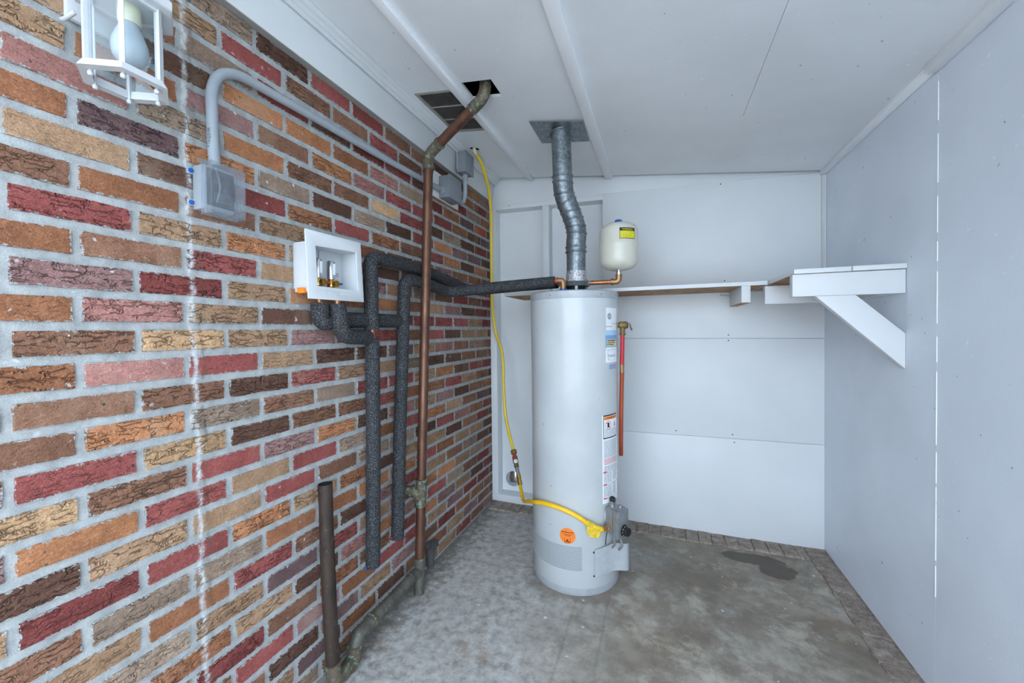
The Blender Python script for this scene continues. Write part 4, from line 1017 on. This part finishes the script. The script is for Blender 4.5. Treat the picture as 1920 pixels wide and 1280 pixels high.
m = MB(); m.lathe(p0+d_*.105, [(.012, 0), (.012, .050)], 14, d_); obj('steel_nipple', m, 'steel', gh, True)
m = MB(); m.lathe(p0+d_*.152, [(.015, 0), (.015, .026), (.012, .028), (.012, .034), (.015, .036), (.015, .060), (.012, .064)], 8, d_); obj('union', m, 'brass', gh)
gc = thing('gas_connector', 'bright yellow flexible gas connector looping across the heater front', 'gas line', (.45, 1.7, .30))
e0 = p0+d_*.214
def hc(th, r, z): return hp(th, HR+r, z)
path = [tuple(e0), (.405, 1.80, .268), (.470, 1.68, .285), (.512, 1.588, .348), hc(-44.6, .020, .398), hc(-29, .020, .417), hc(-11, .020, .421), hc(4.2, .020, .407), hc(15.6, .020, .384), hc(23, .022, .362), hc(33, .024, .336), hc(43, .026, .321), hc(49.5, .030, .324), tuple(gv(.256, -.062, .330))]
path[2] = (.448, 1.725, .292); path[3] = (.494, 1.620, .345)
pth = spline(path, 8); n = len(pth)
rs = [.0098+(.0010 if (i % 2 and 22 < i < n-30) else 0) for i in range(n)]
m = MB(); m.tube(spline(path, 8), rs, 14); obj('corrugated_tube', m, 'conn_yellow', gc, True, 0, 80)
m = MB(); V = []
tgp = [(23.5, .357, .020), (28, .348, .024), (33, .338, .026), (38, .328, .024), (37, .309, .030), (33.5, .297, .036), (30, .300, .034), (25, .306, .030), (23.2, .330, .024)]
for th, z_, r_ in tgp: V.append(hc(th, r_+.011, z_))
for th, z_, r_ in tgp: V.append(hc(th, r_+.003, z_))
k = len(tgp); m.add(V, [tuple(range(k)), tuple(range(2*k-1, k-1, -1))]+[(i, (i+1) % k, k+(i+1) % k, k+i) for i in range(k)]); obj('paper_tag', m, 'tag_yellow', gc)
m = MB(); m.tube([hc(22.8, .022, .363), hc(28, .024, .350), hc(34, .025, .334), hc(40, .026, .324)], .0135, 12); obj('tag_wrap', m, 'tag_yellow', gc, True)

# ------------------------------------------------------------------ shelves
bs = thing('wall_shelf', 'narrow plank shelf along the back wall with raw brown underside', 'shelf', (.95, 2.28, 1.46))
m = MB(); m.box((.262, 1.904, 1.4655), (1.655, 2.278, 1.4835)); obj('plank', m, 'rawwood', bs)
m = MB(); m.box((.262, 1.900, 1.4650), (1.655, 1.9045, 1.4840)); obj('painted_edge', m, 'wood_paint', bs)
m = MB(); m.box((1.543, 1.903, 1.381), (1.583, 2.262, 1.4650)); sb = obj('support_block', m, 'wood_paint', bs, False, .0012)
m = MB(); m.box((1.5435, 1.906, 1.3795), (1.5825, 2.258, 1.3815)); obj('raw_underside', m, 'rawwood', sb)
m = MB(); m.tube([(1.500, 2.284, 1.452), (1.548, 2.255, 1.440)], .0016, 8); m.lathe((1.499, 2.2845, 1.4525), [(.004, 0), (.004, .0015)], 10, (.85, -.5, -.2)); tag(obj('nail', m, 'steel', None), 'bent nail in the back wall left of the shelf support block', 'nail')
ss = thing('corner_shelf', 'white bracketed plank shelf on the right wall reaching the back wall', 'shelf', (XR, 1.9, 1.46))
for a, b, dz_ in ((1.660, 1.8455, 0), (1.8500, XR-.001, .0005)):
    m = MB(); m.box((a, 1.512, 1.4665+dz_), (b, 2.277, 1.4850+dz_)); pk = obj('plank', m, 'wood_paint', ss, False, .0012)
    m = MB(); m.box((a+.004, 1.53, 1.4655+dz_), (b-.004, 2.27, 1.4668+dz_)); obj('raw_underside', m, 'rawwood', pk)
m = MB(); m.box((1.656, 1.518, 1.376), (XR-.002, 1.556, 1.4640)); obj('front_beam', m, 'wood_paint', ss, False, .0015)
m = MB(); m.box((1.640, 1.880, 1.369), (XR-.002, 1.918, 1.4560)); obj('rear_beam', m, 'wood_paint', ss, False, .0015)
m = MB(); m.box((1.9735, 1.556, 1.376), (XR-.001, 1.880, 1.4640)); obj('wall_cleat', m, 'wood_paint', ss, False, .0015)
m = MB(); m.prism([(1.734, 1.521, 1.3755), (1.862, 1.521, 1.3755), (XR-.001, 1.521, 1.226), (XR-.001, 1.521, 1.094)], (0, .036, 0)); obj('diagonal_brace', m, 'wood_paint', ss, False, .0015)

# ------------------------------------------------------------------ wall lantern
LX, LY, LZ = .12, .136, 1.77
la = thing('wall_lantern', 'white six-sided glass wall lantern with a frosted bulb', 'lantern', (0, LY, LZ))
def hx6(k, r, z): a = PI/3*k; return (LX+r*math.sin(a), LY+r*math.cos(a), z)
def hexring(ro0, ro1, ri, z0, z1, name, mat='lamp_metal', par=None):
    m = MB(); V = []
    for k in range(6): V += [hx6(k, ro0, z0), hx6(k, ro1, z1), hx6(k, ri, z1), hx6(k, ri-.002 if ri > .01 else ri, z0)]
    F = []
    for k in range(6):
        a, b = 4*k, 4*((k+1) % 6)
        F += [(a, b, b+1, a+1), (a+1, b+1, b+2, a+2), (a+2, b+2, b+3, a+3), (a+3, b+3, b, a)]
    m.add(V, F); return obj(name, m, mat, par or la)
hexring(.0757, .066, .0585, 1.768, 1.785, 'bottom_frame')
hexring(.064, .066, .056, 1.925, 1.940, 'top_frame')
for k in range(6):
    m = MB(); a = PI/3*k; c0 = Vector(hx6(k, .0615, 1.780)); ta = Vector((math.cos(a), -math.sin(a), 0))*.0040; ra = Vector((math.sin(a), math.cos(a), 0))*.0035
    q = [c0-ta-ra, c0+ta-ra, c0+ta+ra, c0-ta+ra]; m.prism(q, (0, 0, .150)); obj('post', m, 'lamp_metal', la)
    m = MB(); c1 = hx6(k, .0585, 1.768); m.tube([hx6(k, .0555, 1.764), hx6(k, .0555, 1.93)], .0022, 8); rd = obj('rod', m, 'lamp_metal', la, True)
    m = MB(); m.lathe(hx6(k, .0555, 1.757), [(.003, 0), (.0046, .002), (.0046, .007), (.003, .009)], 10); obj('nut', m, 'lamp_metal', rd, True)
    p, q_ = Vector(hx6(k, .0605, 1.782)), Vector(hx6(k+1, .0605, 1.782)); m = MB(); nrm = Vector((math.sin(a+PI/6), math.cos(a+PI/6), 0))*.0015
    m.prism([p, q_, q_+Vector((0, 0, .148)), p+Vector((0, 0, .148))], nrm); obj('glass_pane', m, 'pane', la)
hexring(.0865, .0865, .060, 1.930, 1.934, 'eave')
m = MB(); V = []
for r_, z_ in ((.088, 1.932), (.088, 1.948), (.058, 1.985), (.030, 2.010), (.012, 2.016)): V += [hx6(k, r_, z_) for k in range(6)]
m.add(V, [(i*6+k, i*6+(k+1) % 6, (i+1)*6+(k+1) % 6, (i+1)*6+k) for i in range(4) for k in range(6)]+[tuple(range(24, 30)), tuple(range(5, -1, -1))]); obj('roof', m, 'lamp_metal', la)
m = MB(); m.lathe((LX, LY, 2.014), [(.008, 0), (.012, .008), (.006, .016), (.009, .022), (.002, .034)], 16); obj('finial', m, 'lamp_metal', la, True)
m = MB(); m.tube(fillet([(.004, LY, 1.99), (.03, LY, 2.10), (LX, LY, 2.09), (LX, LY, 2.030)], .05), .007, 12); obj('arm', m, 'lamp_metal', la, True)
m = MB(); m.box((0.001, LY-.045, 1.91), (.014, LY+.045, 2.06)); obj('back_plate', m, 'lamp_metal', la, False, .004)
m = MB(); m.tube([(.010, LY-.05, 1.90), (.03, LY-.055, 1.89), (.06, LY-.05, 1.90)], .004, 10); obj('lower_scroll', m, 'lamp_metal', la, True)
m = MB(); m.lathe((LX+.004, LY+.006, 1.896), [(.017, 0), (.019, .003), (.019, .045)], 24); obj('socket', m, 'socket', la, True)
m = MB(); m.lathe((LX+.004, LY+.006, .010), [(.014, 1.892), (.0155, 1.884), (.022, 1.868), (.0285, 1.848), (.0300, 1.833), (.0275, 1.818), (.019, 1.806), (.008, 1.801), (.001, 1.800)], 32); obj('bulb', m, 'bulb', la, True)
